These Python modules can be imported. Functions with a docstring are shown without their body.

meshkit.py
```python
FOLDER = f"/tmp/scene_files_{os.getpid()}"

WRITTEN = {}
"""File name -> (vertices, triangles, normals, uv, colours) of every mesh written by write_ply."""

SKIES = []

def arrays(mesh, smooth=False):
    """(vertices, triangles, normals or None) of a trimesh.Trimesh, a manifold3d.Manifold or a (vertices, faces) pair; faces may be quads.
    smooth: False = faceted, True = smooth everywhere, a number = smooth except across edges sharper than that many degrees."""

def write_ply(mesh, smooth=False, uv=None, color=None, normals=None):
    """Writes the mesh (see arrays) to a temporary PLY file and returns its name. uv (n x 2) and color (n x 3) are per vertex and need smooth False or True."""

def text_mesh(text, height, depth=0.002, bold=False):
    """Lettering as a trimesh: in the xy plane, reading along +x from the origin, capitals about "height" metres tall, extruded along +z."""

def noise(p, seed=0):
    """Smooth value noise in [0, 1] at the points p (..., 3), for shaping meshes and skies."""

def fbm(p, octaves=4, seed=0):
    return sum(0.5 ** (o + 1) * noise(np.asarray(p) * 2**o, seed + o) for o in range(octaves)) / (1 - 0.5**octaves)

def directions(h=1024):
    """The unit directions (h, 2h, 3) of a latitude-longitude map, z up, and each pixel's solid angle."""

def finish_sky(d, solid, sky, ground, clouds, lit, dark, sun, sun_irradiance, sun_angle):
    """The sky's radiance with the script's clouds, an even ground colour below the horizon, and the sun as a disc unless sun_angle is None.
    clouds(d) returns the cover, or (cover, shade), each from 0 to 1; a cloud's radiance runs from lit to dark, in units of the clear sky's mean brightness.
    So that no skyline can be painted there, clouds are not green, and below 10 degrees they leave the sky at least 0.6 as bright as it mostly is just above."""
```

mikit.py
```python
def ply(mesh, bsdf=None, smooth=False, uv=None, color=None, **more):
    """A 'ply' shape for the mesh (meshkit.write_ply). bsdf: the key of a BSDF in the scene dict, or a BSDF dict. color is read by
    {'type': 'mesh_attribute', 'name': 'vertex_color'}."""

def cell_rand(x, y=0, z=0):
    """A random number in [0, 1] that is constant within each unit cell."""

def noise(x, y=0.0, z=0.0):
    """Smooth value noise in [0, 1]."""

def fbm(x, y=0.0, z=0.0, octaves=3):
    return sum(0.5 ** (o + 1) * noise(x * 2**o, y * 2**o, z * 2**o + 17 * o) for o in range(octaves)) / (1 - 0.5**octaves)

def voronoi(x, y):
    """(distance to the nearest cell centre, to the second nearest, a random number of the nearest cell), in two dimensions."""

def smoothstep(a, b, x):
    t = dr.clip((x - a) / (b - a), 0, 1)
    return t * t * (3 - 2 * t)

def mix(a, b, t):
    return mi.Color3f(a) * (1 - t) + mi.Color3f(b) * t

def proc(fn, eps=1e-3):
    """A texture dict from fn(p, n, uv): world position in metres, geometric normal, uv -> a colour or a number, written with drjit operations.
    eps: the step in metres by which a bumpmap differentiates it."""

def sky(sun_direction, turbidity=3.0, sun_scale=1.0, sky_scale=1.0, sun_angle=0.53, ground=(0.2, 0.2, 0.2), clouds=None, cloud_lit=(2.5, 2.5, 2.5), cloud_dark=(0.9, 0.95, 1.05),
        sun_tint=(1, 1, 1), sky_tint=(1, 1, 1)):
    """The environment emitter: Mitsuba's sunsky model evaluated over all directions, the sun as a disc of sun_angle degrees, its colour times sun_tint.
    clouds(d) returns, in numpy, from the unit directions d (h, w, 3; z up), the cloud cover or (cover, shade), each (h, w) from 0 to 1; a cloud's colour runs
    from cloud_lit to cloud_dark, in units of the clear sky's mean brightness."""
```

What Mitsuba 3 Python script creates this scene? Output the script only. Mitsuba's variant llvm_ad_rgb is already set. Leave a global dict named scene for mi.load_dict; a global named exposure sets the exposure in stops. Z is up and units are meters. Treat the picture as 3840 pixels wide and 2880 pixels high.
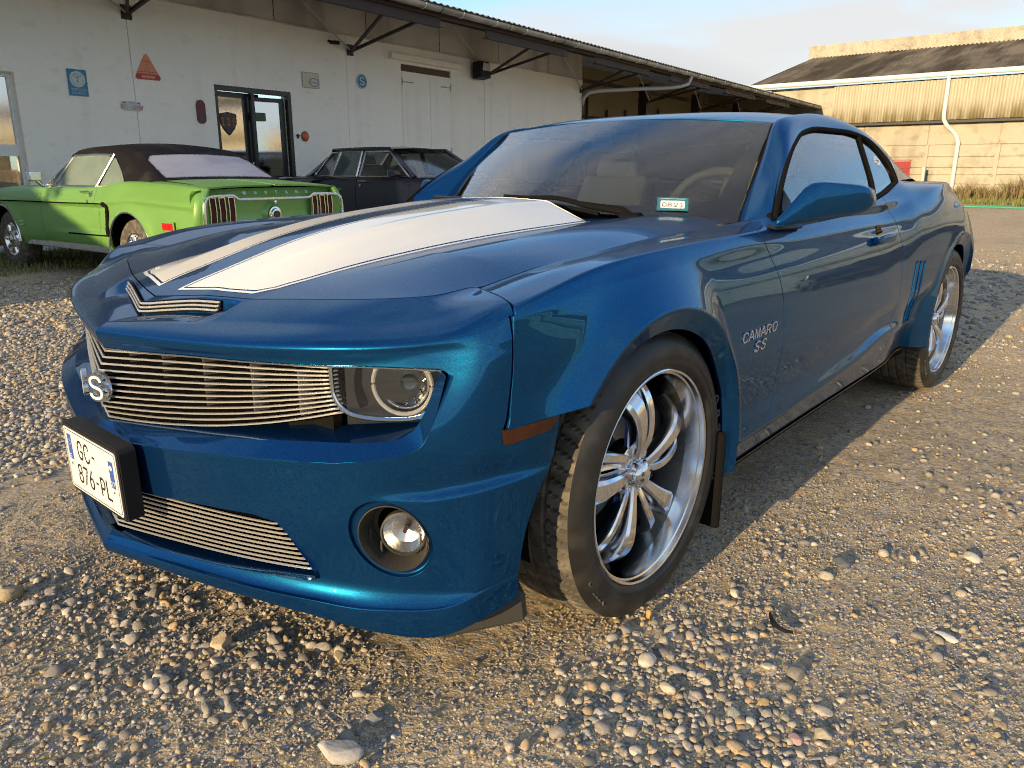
import math, numpy as np, trimesh, manifold3d, shapely
from shapely.geometry import Polygon
from scipy.interpolate import PchipInterpolator, CubicSpline
from scipy.spatial import cKDTree
import drjit as dr, mitsuba as mi, mikit, meshkit
T = mi.ScalarTransform4f
scene, labels = {}, {}
RNG = np.random.default_rng(7)
# ---------------------------------------------------------------- camera, sky, sun, exposure
CAM = np.array([1.559, 1.818, 1.106])
_yaw, _pitch, _roll = -2.4202, -.2699, .0022
_f = np.array([math.cos(_pitch) * math.cos(_yaw), math.cos(_pitch) * math.sin(_yaw), math.sin(_pitch)])
_r = np.cross(_f, [0, 0, 1]); _r /= np.linalg.norm(_r); _u = np.cross(_r, _f)
_up = -_r * math.sin(_roll) + _u * math.cos(_roll)
scene['camera'] = {'type': 'perspective', 'fov': 2 * math.degrees(math.atan(512 / 769.3)), 'fov_axis': 'x', 'near_clip': .02, 'far_clip': 3000.,
                   'to_world': T().look_at(origin=CAM.tolist(), target=(CAM + _f).tolist(), up=_up.tolist())}
SUN = np.array([.980, .048, .195])

def cloud_noise(p, seed):
    def h(i):
        n = (i[..., 0] * 374761393 + i[..., 1] * 668265263 + i[..., 2] * 2147483647 + seed * 97531) & 0x7fffffff
        n = ((n ^ (n >> 13)) * 1274126177) & 0x7fffffff
        return ((n ^ (n >> 16)) & 0xffff) / 65535.
    i = np.floor(p).astype(np.int64); t = p - i; t = t * t * (3 - 2 * t); o = 0
    for a in (0, 1):
        for b in (0, 1):
            for c in (0, 1):
                w = (t[..., 0] if a else 1 - t[..., 0]) * (t[..., 1] if b else 1 - t[..., 1]) * (t[..., 2] if c else 1 - t[..., 2])
                o = o + w * h(i + np.array([a, b, c]))
    return o

def clouds(d):
    z = np.maximum(d[..., 2], 0) + .16
    p = np.stack([d[..., 0] / z * .75, d[..., 1] / z * .75, d[..., 2] * 1.5], -1)
    w = np.stack([cloud_noise(p * 1.3, 5), cloud_noise(p * 1.3 + 7, 6), 0 * z], -1)
    p = p + .5 * w
    n = sum(.5 ** k * cloud_noise(p * 2 ** k + 11 * k, 3 + k) for k in range(5)) / 1.94
    m = cloud_noise(p * .8 + 31, 19)
    cov = np.clip((n - .435 + .18 * (m - .5) + .05 * np.clip(1 - d[..., 2] / .45, 0, 1)) / .20, 0, 1) ** 1.1 * .96
    sh = np.clip((cloud_noise(p * 1.4 + 3, 41) - .35) * 1.6, 0, 1)
    return cov, sh

exposure = 3.0
scene['sky'] = mikit.sky(SUN, turbidity=2.0, sun_scale=1.0, sky_scale=1.35, clouds=clouds, sky_tint=(.74, .89, 1.10), cloud_lit=(1.72, 1.70, 1.68), cloud_dark=(.98, 1.0, 1.06), sun_tint=(.85, .97, 1.34), ground=(.2, .18, .15))
# ---------------------------------------------------------------- materials
def rgb(c): return {'type': 'rgb', 'value': list(map(float, c))}
def two(b): return {'type': 'twosided', 'bsdf': b}
def prin(c, rough=.5, metal=0., **k):
    c = c if isinstance(c, dict) else rgb(c)
    return two({'type': 'principled', 'base_color': c, 'roughness': float(rough), 'metallic': float(metal), **k})
def mat(n, b): scene[n] = b; return n
def V3(p): return p.x, p.y, p.z
noise, fbm, vor, sst, mix = mikit.noise, mikit.fbm, mikit.voronoi, mikit.smoothstep, mikit.mix

def flake(p, n, uv):
    s = mikit.cell_rand(p.x * 700, p.y * 700, p.z * 700)
    return mi.Color3f(.002, .100, .225) * (.6 + .8 * s * s)
scene['blue_paint'] = two({'type': 'blendbsdf', 'weight': .62,
    'a': {'type': 'principled', 'base_color': mikit.proc(flake), 'metallic': .9, 'roughness': .33, 'specular': .3},
    'b': {'type': 'plastic', 'int_ior': 2.0, 'diffuse_reflectance': rgb((.003, .013, .066)), 'nonlinear': False}})
scene['white_paint'] = two({'type': 'plastic', 'int_ior': 1.55, 'diffuse_reflectance': rgb((.80, .79, .735))})
scene['stripe_line'] = two({'type': 'plastic', 'int_ior': 1.55, 'diffuse_reflectance': rgb((.78, .78, .77))})
scene['chrome'] = two({'type': 'roughconductor', 'material': 'none', 'alpha': .035, 'specular_reflectance': rgb((.80, .81, .83))})
scene['satin_chrome'] = two({'type': 'roughconductor', 'material': 'Al', 'alpha': .12, 'specular_reflectance': rgb((.85, .85, .85))})
scene['polished_bar'] = two({'type': 'principled', 'base_color': rgb((.86, .85, .82)), 'metallic': .85, 'roughness': .26, 'specular': .6})
scene['black_plastic'] = prin((.010, .010, .011), .5, specular=.3)
scene['matte_black'] = prin((.005, .005, .005), .85, specular=.12)
scene['gloss_black'] = two({'type': 'plastic', 'diffuse_reflectance': rgb((.004, .004, .005))})
scene['dark_grey'] = prin((.035, .033, .03), .6)
def tyre_dust(p, n, uv):
    a = sst(.35, .75, fbm(p.x * 30, p.y * 30, p.z * 30))
    return mix((.03, .028, .025), (.13, .115, .09), .25 + .75 * a)
scene['tread_rubber'] = prin(mikit.proc(tyre_dust), .8)
def side_dust(p, n, uv):
    return mix((.012, .012, .012), (.03, .028, .025), sst(.4, .8, fbm(p.x * 18, p.y * 18, p.z * 18)))
scene['side_rubber'] = prin(mikit.proc(side_dust), .5)
scene['letter_rubber'] = prin((.06, .058, .055), .6)
scene['screen_glass'] = {'type': 'thindielectric', 'specular_transmittance': rgb((.24, .29, .32)), 'specular_reflectance': rgb((1.0, 1.0, 1.0))}
scene['tint_glass'] = {'type': 'thindielectric', 'specular_transmittance': rgb((.08, .09, .10)), 'specular_reflectance': rgb((1.0, 1.0, 1.0))}
scene['halo_grey'] = prin((.40, .40, .39), .2, .3)
scene['clear_glass'] = {'type': 'thindielectric', 'specular_transmittance': rgb((.8, .82, .82))}
scene['lens_glass'] = {'type': 'thindielectric', 'specular_transmittance': rgb((.92, .93, .93))}
scene['solid_glass'] = {'type': 'dielectric', 'int_ior': 1.5}
scene['beige_leather'] = prin((.36, .31, .22), .5)
scene['lamp_and_shaded_chrome'] = two({'type': 'roughconductor', 'material': 'none', 'alpha': .10, 'specular_reflectance': rgb((.22, .22, .21))})  # dark chrome of the lamp buckets; on wheel barrels it paints in shade
scene['interior_dark'] = prin((.02, .021, .023), .6)
scene['interior_grey'] = prin((.05, .05, .055), .6)
scene['amber_lens'] = two({'type': 'plastic', 'diffuse_reflectance': rgb((.045, .014, .005))})
scene['red_lens'] = two({'type': 'plastic', 'diffuse_reflectance': rgb((.45, .01, .01))})
scene['dark_red_lens'] = prin((.05, .006, .007), .35, specular=.25)
scene['plate_white'] = two({'type': 'plastic', 'diffuse_reflectance': rgb((.66, .67, .67))})
scene['plate_black'] = prin((.01, .01, .012), .5)
scene['plate_blue'] = prin((.03, .08, .32), .4)
# ---------------------------------------------------------------- mesh helpers
def raw(V, F, N, bsdf):
    d = {'type': 'ply', 'filename': meshkit.write_ply((V, F), False, normals=N), 'face_normals': N is None}
    d['bsdf'] = {'type': 'ref', 'id': bsdf}
    return d
def numbered(k):
    used = lambda q: q in scene or any(x.startswith(q + '__') for x in scene)
    if not used(k): return k
    i = 1
    while used(f'{k}_{i:03d}'): i += 1
    return f'{k}_{i:03d}'
def put(key, mesh, bsdf, smooth=30, label=None, **more):
    """one entry of the scene; key may name its holder"""
    key = numbered(key)
    if isinstance(mesh, tuple) and len(mesh) == 3: scene[key] = raw(*mesh, bsdf)
    else: scene[key] = mikit.ply(mesh, bsdf, smooth=smooth)
    scene[key].update(more)
    if label: labels[key] = {'label': label}
    return key
def thing(key, label, cat, group=None):
    key = numbered(key); labels[key] = {'label': label, 'category': cat}
    if group: labels[key]['group'] = group
    return key
def tag(key, label, cat, group=None):
    labels[key] = {'label': label, 'category': cat}
    if group: labels[key]['group'] = group
    return key
def setting(key, mesh, bsdf, smooth=False, kind='structure', label=None):
    put(key, mesh, bsdf, smooth); labels[key] = {'kind': kind}
    if label: labels[key]['label'] = label
    return key
cat = trimesh.util.concatenate
def box(c, s, rz=0, ry=0, rx=0, bevel=0.):
    s = np.asarray(s, float)
    if bevel:
        b = min(bevel, s.min() * .45); h = s / 2 - b
        pts = np.array([[x, y, z] for x in (-1, 1) for y in (-1, 1) for z in (-1, 1)], float)
        vs = np.vstack([pts * (h + b * np.eye(3)[k]) for k in range(3)])
        m = trimesh.convex.convex_hull(vs)
    else: m = trimesh.creation.box(s)
    M = trimesh.transformations.euler_matrix(rx, ry, rz, 'sxyz'); M[:3, 3] = c
    m.apply_transform(M); return m
def cyl(a, b, r, n=16, r2=None):
    a, b = np.array(a, float), np.array(b, float)
    return tube(np.array([a, b]), [r, r if r2 is None else r2], n)
def tube(P, r, n=8, cap=True, up=None, sx=1.):
    P = np.asarray(P, float); m = len(P); r = np.broadcast_to(np.asarray(r, float), (m,))
    t = np.gradient(P, axis=0); t /= np.linalg.norm(t, axis=1, keepdims=True) + 1e-12
    a = np.array([0, 0, 1.]) if up is None else np.asarray(up, float)
    if up is None and abs(t[:, 2]).mean() > .9: a = np.array([1., 0, 0])
    x = np.cross(t, a); x /= np.linalg.norm(x, axis=1, keepdims=True) + 1e-12; y = np.cross(x, t)
    th = np.arange(n) * 2 * np.pi / n + np.pi / n
    V = (P[:, None] + r[:, None, None] * (sx * np.cos(th)[None, :, None] * x[:, None] + np.sin(th)[None, :, None] * y[:, None])).reshape(-1, 3)
    i, j = np.meshgrid(np.arange(m - 1), np.arange(n), indexing='ij'); k = (j + 1) % n
    F = np.stack([i * n + j, i * n + k, (i + 1) * n + k, (i + 1) * n + j], -1).reshape(-1, 4)
    F = np.vstack([F[:, [0, 1, 2]], F[:, [0, 2, 3]]])
    if cap:
        c0, c1 = len(V), len(V) + 1; V = np.vstack([V, P[:1], P[-1:]]); jj = np.arange(n); kk = (jj + 1) % n
        F = np.vstack([F, np.stack([0 * jj + c0, kk, jj], 1), np.stack([0 * jj + c1, (m - 1) * n + jj, (m - 1) * n + kk], 1)])
    F = F[:, ::-1]
    return trimesh.Trimesh(V, F, process=False)
def lathe(prof, n=64, axis='y', c=(0, 0, 0)):
    """prof: (radius, height) pairs; about the y axis (height along +y) or z"""
    prof = np.asarray(prof, float); th = np.arange(n) * 2 * np.pi / n; m = len(prof)
    V = np.zeros((m, n, 3))
    if axis == 'y': V[..., 0] = prof[:, :1] * np.cos(th); V[..., 2] = prof[:, :1] * np.sin(th); V[..., 1] = prof[:, 1:]
    elif axis == 'x': V[..., 1] = prof[:, :1] * np.cos(th); V[..., 2] = prof[:, :1] * np.sin(th); V[..., 0] = prof[:, 1:]
    else: V[..., 0] = prof[:, :1] * np.cos(th); V[..., 1] = prof[:, :1] * np.sin(th); V[..., 2] = prof[:, 1:]
    i, j = np.meshgrid(np.arange(m - 1), np.arange(n), indexing='ij'); k = (j + 1) % n
    F = np.stack([i * n + j, i * n + k, (i + 1) * n + k, (i + 1) * n + j], -1).reshape(-1, 4)
    return trimesh.Trimesh(V.reshape(-1, 3) + np.asarray(c), np.vstack([F[:, [0, 1, 2]], F[:, [0, 2, 3]]]), process=False)
def extrude(poly, h, o=(0, 0, 0), x=(1, 0, 0), y=(0, 1, 0)):
    """polygon (shapely) in the plane o + x*u + y*v, extruded by h along x cross y"""
    ms = []
    for g in ([poly] if poly.geom_type == 'Polygon' else list(poly.geoms)):
        if g.is_empty or g.area < 1e-9: continue
        cs = manifold3d.CrossSection([np.array(g.exterior.coords)[:-1]] + [np.array(r.coords)[:-1] for r in g.interiors], manifold3d.FillRule.EvenOdd)
        m = cs.extrude(abs(h)).to_mesh(); ms.append(trimesh.Trimesh(m.vert_properties[:, :3], m.tri_verts, process=False))
    m = cat(ms); x, y = np.array(x, float), np.array(y, float); z = np.cross(x, y)
    v = m.vertices; zz = v[:, 2:] if h > 0 else v[:, 2:] + h
    return trimesh.Trimesh(np.array(o) + v[:, :1] * x + v[:, 1:2] * y + zz * z, m.faces, process=False)
def rrect(w, h, r, cx=0, cy=0): return shapely.box(cx - w / 2 + r, cy - h / 2 + r, cx + w / 2 - r, cy + h / 2 - r).buffer(r, quad_segs=5)
def text(s, height, o, x, y, depth=.002, bold=0.):
    """lettering centred on o in the plane x, y"""
    m = meshkit.text_mesh(s, height); v = np.array(m.vertices); v = v - (v.max(0) + v.min(0)) / 2
    x, y = np.array(x, float), np.array(y, float); z = np.cross(x, y); zz = (v[:, 2:] - v[:, 2].min()) / max(np.ptp(v[:, 2]), 1e-9) * depth
    return trimesh.Trimesh(np.array(o) + v[:, :1] * x + v[:, 1:2] * y + zz * z, m.faces, process=False)

def grid_faces(nu, nv):
    i, j = np.meshgrid(np.arange(nu - 1), np.arange(nv - 1), indexing='ij'); a = i * nv + j
    return np.vstack([np.stack([a, a + nv, a + nv + 1], -1).reshape(-1, 3), np.stack([a, a + nv + 1, a + 1], -1).reshape(-1, 3)])
def grid_normals(P, out):
    """unit normals of a grid of points, turned to the side of the vector (or point field) out"""
    du = np.gradient(P, axis=0); dv = np.gradient(P, axis=1); n = np.cross(du, dv); n /= np.linalg.norm(n, axis=-1, keepdims=True) + 1e-12
    s = np.sign((n * out).sum(-1, keepdims=True).mean())
    return n * (s if s else 1), s
def interp_rows(rows, nu, kind='pchip'):
    """rows: list of (n,3) control polylines -> (len(rows), nu, 3), by chord length of the mean row"""
    R = np.array(rows, float); c = np.concatenate([[0], np.cumsum(np.linalg.norm(np.diff(R, axis=1), axis=2).mean(0))]); c /= c[-1]
    t = np.linspace(0, 1, nu)
    f = PchipInterpolator if kind == 'pchip' else CubicSpline
    return f(c, R, axis=1)(t)
def loft(rows, nu, nv, kind='cubic', vk=None, vkind='pchip'):
    """(nu, nv, 3)"""
    A = interp_rows(rows, nu, kind); vk = np.arange(len(rows)) if vk is None else np.asarray(vk, float)
    f = PchipInterpolator if vkind == 'pchip' else CubicSpline
    return f(vk, A, axis=0)(np.linspace(vk[0], vk[-1], nv)).transpose(1, 0, 2)
class Skin:
    """vertices, faces, normals of a sheet; cut() keeps where s > 0"""
    def __init__(self, V, F, N): self.V, self.F, self.N = V, F, N
    @staticmethod
    def grid(P, out=(0, 1, 0)):
        N, s = grid_normals(P, np.asarray(out, float)); F = grid_faces(*P.shape[:2])
        return Skin(P.reshape(-1, 3), F if s > 0 else F[:, ::-1], N.reshape(-1, 3))
    def cut(self, s):
        s = np.where(np.abs(s) < 1e-7, 1e-7, s); V, F, N = self.V, self.F, self.N; A = np.hstack([V, N]); pos = s[F] > 0; c = pos.sum(1)
        out = [F[c == 3]]; new, n0 = [], len(V); eid = {}
        def edge(a, b):
            t = s[a] / (s[a] - s[b]); k = n0 + sum(len(x) for x in new); new.append(A[a] * (1 - t)[:, None] + A[b] * t[:, None]); return np.arange(k, k + len(a))
        for want, g in ((1, F[c == 1]), (2, F[c == 2])):
            if not len(g): continue
            p = s[g] > 0; i = np.argmax(p if want == 1 else ~p, axis=1); r = np.arange(len(g))
            a, b, d = g[r, i], g[r, (i + 1) % 3], g[r, (i + 2) % 3]; ab, ad = edge(a, b), edge(a, d)
            out += [np.stack([a, ab, ad], 1)] if want == 1 else [np.stack([ab, b, d], 1), np.stack([ab, d, ad], 1)]
        A = np.vstack([A] + new); F = np.vstack(out); u, inv = np.unique(F, return_inverse=True); A = A[u]; F = inv.reshape(-1, 3)
        q, iv = np.unique(np.round(A[:, :3], 6), axis=0, return_inverse=True); iv = iv.ravel(); first = np.zeros(len(q), int); first[iv] = np.arange(len(A))
        F = iv[F]; A = A[first]; F = F[(F[:, 0] != F[:, 1]) & (F[:, 1] != F[:, 2]) & (F[:, 0] != F[:, 2])]
        n = A[:, 3:]; n = n / (np.linalg.norm(n, axis=1, keepdims=True) + 1e-12)
        return Skin(A[:, :3], F, n)
    def border(self):
        E = np.vstack([self.F[:, [0, 1]], self.F[:, [1, 2]], self.F[:, [2, 0]]]); key = {}
        S = np.sort(E, 1); u, inv, cnt = np.unique(S, axis=0, return_inverse=True, return_counts=True); return E[cnt[inv.ravel()] == 1]
    def mesh(self, lip=0., roll=0.):
        """arrays for put(); with lip the sheet's free edges are turned inwards by that depth (roll: first a rounded step)"""
        V, F, N = self.V, self.F, self.N
        if lip:
            E = self.border(); e = V[E[:, 1]] - V[E[:, 0]]; e /= np.linalg.norm(e, axis=1, keepdims=True) + 1e-12
            o = np.cross(e, N[E[:, 0]] + N[E[:, 1]]); 
            acc = np.zeros_like(V); np.add.at(acc, E[:, 0], o); np.add.at(acc, E[:, 1], o); acc /= np.linalg.norm(acc, axis=1, keepdims=True) + 1e-12
            b = np.unique(E); idx = np.full(len(V), -1); k = len(b)
            rings_V, rings_N = [], []
            base = len(V)
            for off, dep, na in ((0, 0, .25), (roll, roll, .7), (roll, lip, 1.)) if roll else ((0, 0, 1.), (0, lip, 1.)):
                rings_V.append(V[b] + acc[b] * off * .6 - N[b] * dep); nn = acc[b] * na + N[b] * (1 - na); rings_N.append(nn / (np.linalg.norm(nn, axis=1, keepdims=True) + 1e-12))
            idx[b] = np.arange(k); n = len(rings_V); Fs = [F]
            for r in range(n - 1):
                a, c = idx[E[:, 0]] + base + r * k, idx[E[:, 1]] + base + r * k
                Fs += [np.stack([a, c + k, c], 1), np.stack([a, a + k, c + k], 1)]
            V = np.vstack([V] + rings_V); N = np.vstack([N] + rings_N); F = np.vstack(Fs)
        return V, F, N
def sdf(P, poly):
    """signed distance (positive inside) of points to a closed polygon, in 2-D"""
    P = np.asarray(P, float); Q = np.asarray(poly, float); A, B = Q, np.roll(Q, -1, 0); out = np.full(len(P), 1e9); ins = np.zeros(len(P), bool)
    for a, b in zip(A, B):
        ab = b - a; L = ab @ ab
        if L < 1e-14: continue
        t = np.clip(((P - a) @ ab) / L, 0, 1); d = P - a - t[:, None] * ab; out = np.minimum(out, (d * d).sum(1))
        c = ((a[1] > P[:, 1]) != (b[1] > P[:, 1]))
        if c.any():
            xi = a[0] + (P[:, 1] - a[1]) * (b[0] - a[0]) / (b[1] - a[1] + (1e-15 if b[1] == a[1] else 0)); ins ^= c & (P[:, 0] < xi)
    return np.where(ins, 1, -1) * np.sqrt(out)
def smooth_poly(pts, n=8, closed=False):
    pts = np.asarray(pts, float); c = np.concatenate([[0], np.cumsum(np.linalg.norm(np.diff(pts, axis=0), axis=1))])
    return PchipInterpolator(c, pts, axis=0)(np.linspace(0, c[-1], n * len(pts)))
def mirror(m):
    if isinstance(m, Skin): return Skin(m.V * [1, -1, 1], m.F[:, ::-1], m.N * [1, -1, 1])
    if isinstance(m, tuple) and len(m) == 2: return m[0] * [1, -1, 1], m[1][:, ::-1]
    if isinstance(m, tuple): V, F, N = m; return V * [1, -1, 1], F[:, ::-1], None if N is None else N * [1, -1, 1]
    return trimesh.Trimesh(m.vertices * [1, -1, 1], m.faces[:, ::-1], process=False)
def both(key, m, bsdf, label=None, smooth=30):
    """a part and its twin on the other side of the car"""
    a = put(key, m, bsdf, smooth, label); b = put(key, mirror(m), bsdf, smooth); return a, b
# ================================================================ the blue coupe (x forward, y to its left, origin on the ground under the front axle)
CAR = thing('coupe', 'metallic blue two-door muscle coupe with white bonnet stripes and chrome wheels, parked on gravel', 'car')
def C(n): return CAR + '__' + n
FA, RA, WR, RL = np.array([.012, .375]), np.array([-2.848, .372]), .372, .272
AR_F, AR_R = .376, .386
# ---- plan of the nose: x over |y|
PLAN = PchipInterpolator([0, .2, .4, .55, .68, .78, .85, .90, .93, .945], [.955, .912, .862, .81, .745, .67, .585, .49, .38, .25])
# ---- body side: rows from the sill to the top edge
XS = np.array([.60, .40, .2, 0, -.2, -.5, -.8, -1.1, -1.4, -1.7, -1.9, -2.15, -2.5, -2.85, -3.1, -3.4, -3.7])
def zy(z, y): return np.stack([XS, np.broadcast_to(y, XS.shape), np.broadcast_to(z, XS.shape)], 1).astype(float)
sc_z = np.array([.33, .34, .35, .36, .37, .379, .394, .413, .437, .475, .478, .465, .45, .45, .45, .45, .45])
sc_y = np.array([.86, .915, .92, .925, .93, .94, .941, .942, .943, .943, .937, .908, .886, .89, .88, .84, .76])
sh_z = np.array([.832, .877, .911, .924, .930, .937, .943, .947, .948, .947, .956, .985, 1.035, 1.05, 1.05, 1.03, 1.0])
sh_y = np.array([.862, .888, .886, .884, .880, .872, .860, .857, .856, .856, .860, .870, .868, .825, .775, .70, .62])
tp_z = np.array([.84, .868, .900, .917, .930, .942, .976, .985, .992, .998, 1.024, 1.070, 1.064, 1.06, 1.05, 1.03, 1.0])
tp_y = np.array([.70, .706, .718, .72, .72, .722, .838, .842, .842, .838, .822, .792, .74, .70, .68, .66, .6])
rk_z = np.array([.25, .25, .26, .27, .275, .285, .296, .305, .312, .32, .325, .33, .30, .28, .28, .3, .33])
rk_y = np.array([.84, .90, .905, .905, .90, .905, .905, .905, .905, .905, .90, .87, .85, .84, .83, .80, .72])
Z87 = np.array([.80, .832, .852, .866, .868, .872, .872, .872, .872, .872, .880, .895, .915, .92, .91, .9, .9])
SF = np.interp(-XS, [.2, .6, 1.7], [.12, .30, 1.]); FD = np.interp(-XS, [1.7, 1.9, 2.1], [1., .6, 0.])
ROWS = [zy(rk_z, rk_y), zy(rk_z * .35 + sc_z * .65, rk_y * .3 + sc_y * .7 - .002), zy(sc_z - .008, sc_y - .001), zy(sc_z + .006, sc_y - .003), zy(sc_z + .035, sc_y - .019 * FD * SF), zy(sc_z + .075, sc_y - .020 * FD * (.35 + .65 * SF) + .006 * (1 - FD)),
        zy(.60, [.862, .922, .936, .944, .943, .938, .936, .936, .936, .936, .930, .925, .928, .936, .932, .875, .775]),
        zy(.70, [.862, .914, .930, .934, .932, .926, .925, .925, .925, .925, .922, .924, .934, .944, .936, .88, .77]),
        zy(Z87 - .074, [.862, .911, .924, .924, .918, .911, .909, .909, .909, .909, .908, .918, .930, .934, .908, .85, .745]),
        zy(Z87, [.862, .901, .908, .905, .899, .889, .886, .886, .886, .886, .888, .903, .912, .908, .878, .82, .72]),
        zy(sh_z * .6 + .4 * Z87, sh_y * .6 + .4 * np.array([.862, .901, .908, .905, .899, .889, .886, .886, .886, .886, .888, .903, .912, .908, .878, .82, .72]) + .002),
        zy(sh_z + .004 * (tp_z > 0), sh_y - .008),
        zy(sh_z * .62 + tp_z * .38 + .007, sh_y * .62 + tp_y * .38), zy(tp_z + .001, tp_y)]
SIDE = loft(ROWS, 760, 190, 'pchip')
SIDE = np.stack([CubicSpline(np.linspace(0, 1, 39), SIDE[np.linspace(0, 759, 39).astype(int)], axis=0)(np.linspace(0, 1, 760))[..., k] for k in range(3)], -1)
def flare(P, rowv):
    """wheel-arch eyebrows: a ring that stands proud of the body side"""
    x, y, z = P[..., 0], P[..., 1].copy(), P[..., 2]
    for (cx, cz), r0, peak, slope, w in ((FA, .425, .956, .55, 1.), (RA, .435, .944, .34, 1.)):
        dx, dz = x - cx, z - cz; r = np.hypot(dx, dz); a = np.degrees(np.arctan2(dz, dx))
        pk = np.where(a < 0, np.where(dx > 0, 1, 0), 1)
        back = np.clip((a - 118) / 30, 0, 1) if cx > -1 else np.clip((a - 128) / 40, 0, 1); back = np.where(a < -90, 1, back); back = back * back * (3 - 2 * back)
        front = np.clip((32 - a) / 34, 0, 1) if cx > -1 else 0 * a; front = np.where(a < -90, 0, front)
        p = peak - .016 * back - .020 * front * (cx > -1) - (.062 * np.clip((150 - 0 * a - 0) * 0, 0, 1))
        if cx < -1: p = p - .054 * np.clip((a - 105) / 72, 0, 1) ** 1.1 - .056 * (a < -90)
        f = np.where(r > r0, p - (slope + .25 * back) * (r - r0), p - .50 * (r0 - r))
        k = .013; d = np.clip(.5 + .5 * (f - y) / k, 0, 1); m = y * (1 - d) + f * d + k * d * (1 - d)
        lim = np.clip((r0 + .16 - r) / .02, 0, 1) * rowv; y = y + (m - y) * lim
        inner = r < r0 - .004
        y = np.where(inner & (np.abs(a) < 181), np.where(r > r0 - .09, f * 1., y), y)
    return np.stack([x, y, z], -1)
_rv = np.clip((.80 - np.linspace(0, 1, SIDE.shape[1])) / .06, 0, 1)[None]; SIDE = flare(SIDE, _rv)
SIDE_SKIN = Skin.grid(SIDE, (0, 1, .3))
xz = SIDE_SKIN.V[:, [0, 2]]
_sidetree = cKDTree(xz)
def side_y(x, z): return SIDE_SKIN.V[_sidetree.query([x, z])[1], 1]
def arch_cut(xz, front=True, rear=True):
    s = np.full(len(xz), 1e9)
    if front: s = np.minimum(s, np.where(xz[:, 1] > 0, np.hypot(xz[:, 0] - FA[0], xz[:, 1] - FA[1]) - AR_F, 1))
    if rear: s = np.minimum(s, np.hypot(xz[:, 0] - RA[0], xz[:, 1] - RA[1]) - AR_R)
    return s
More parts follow.
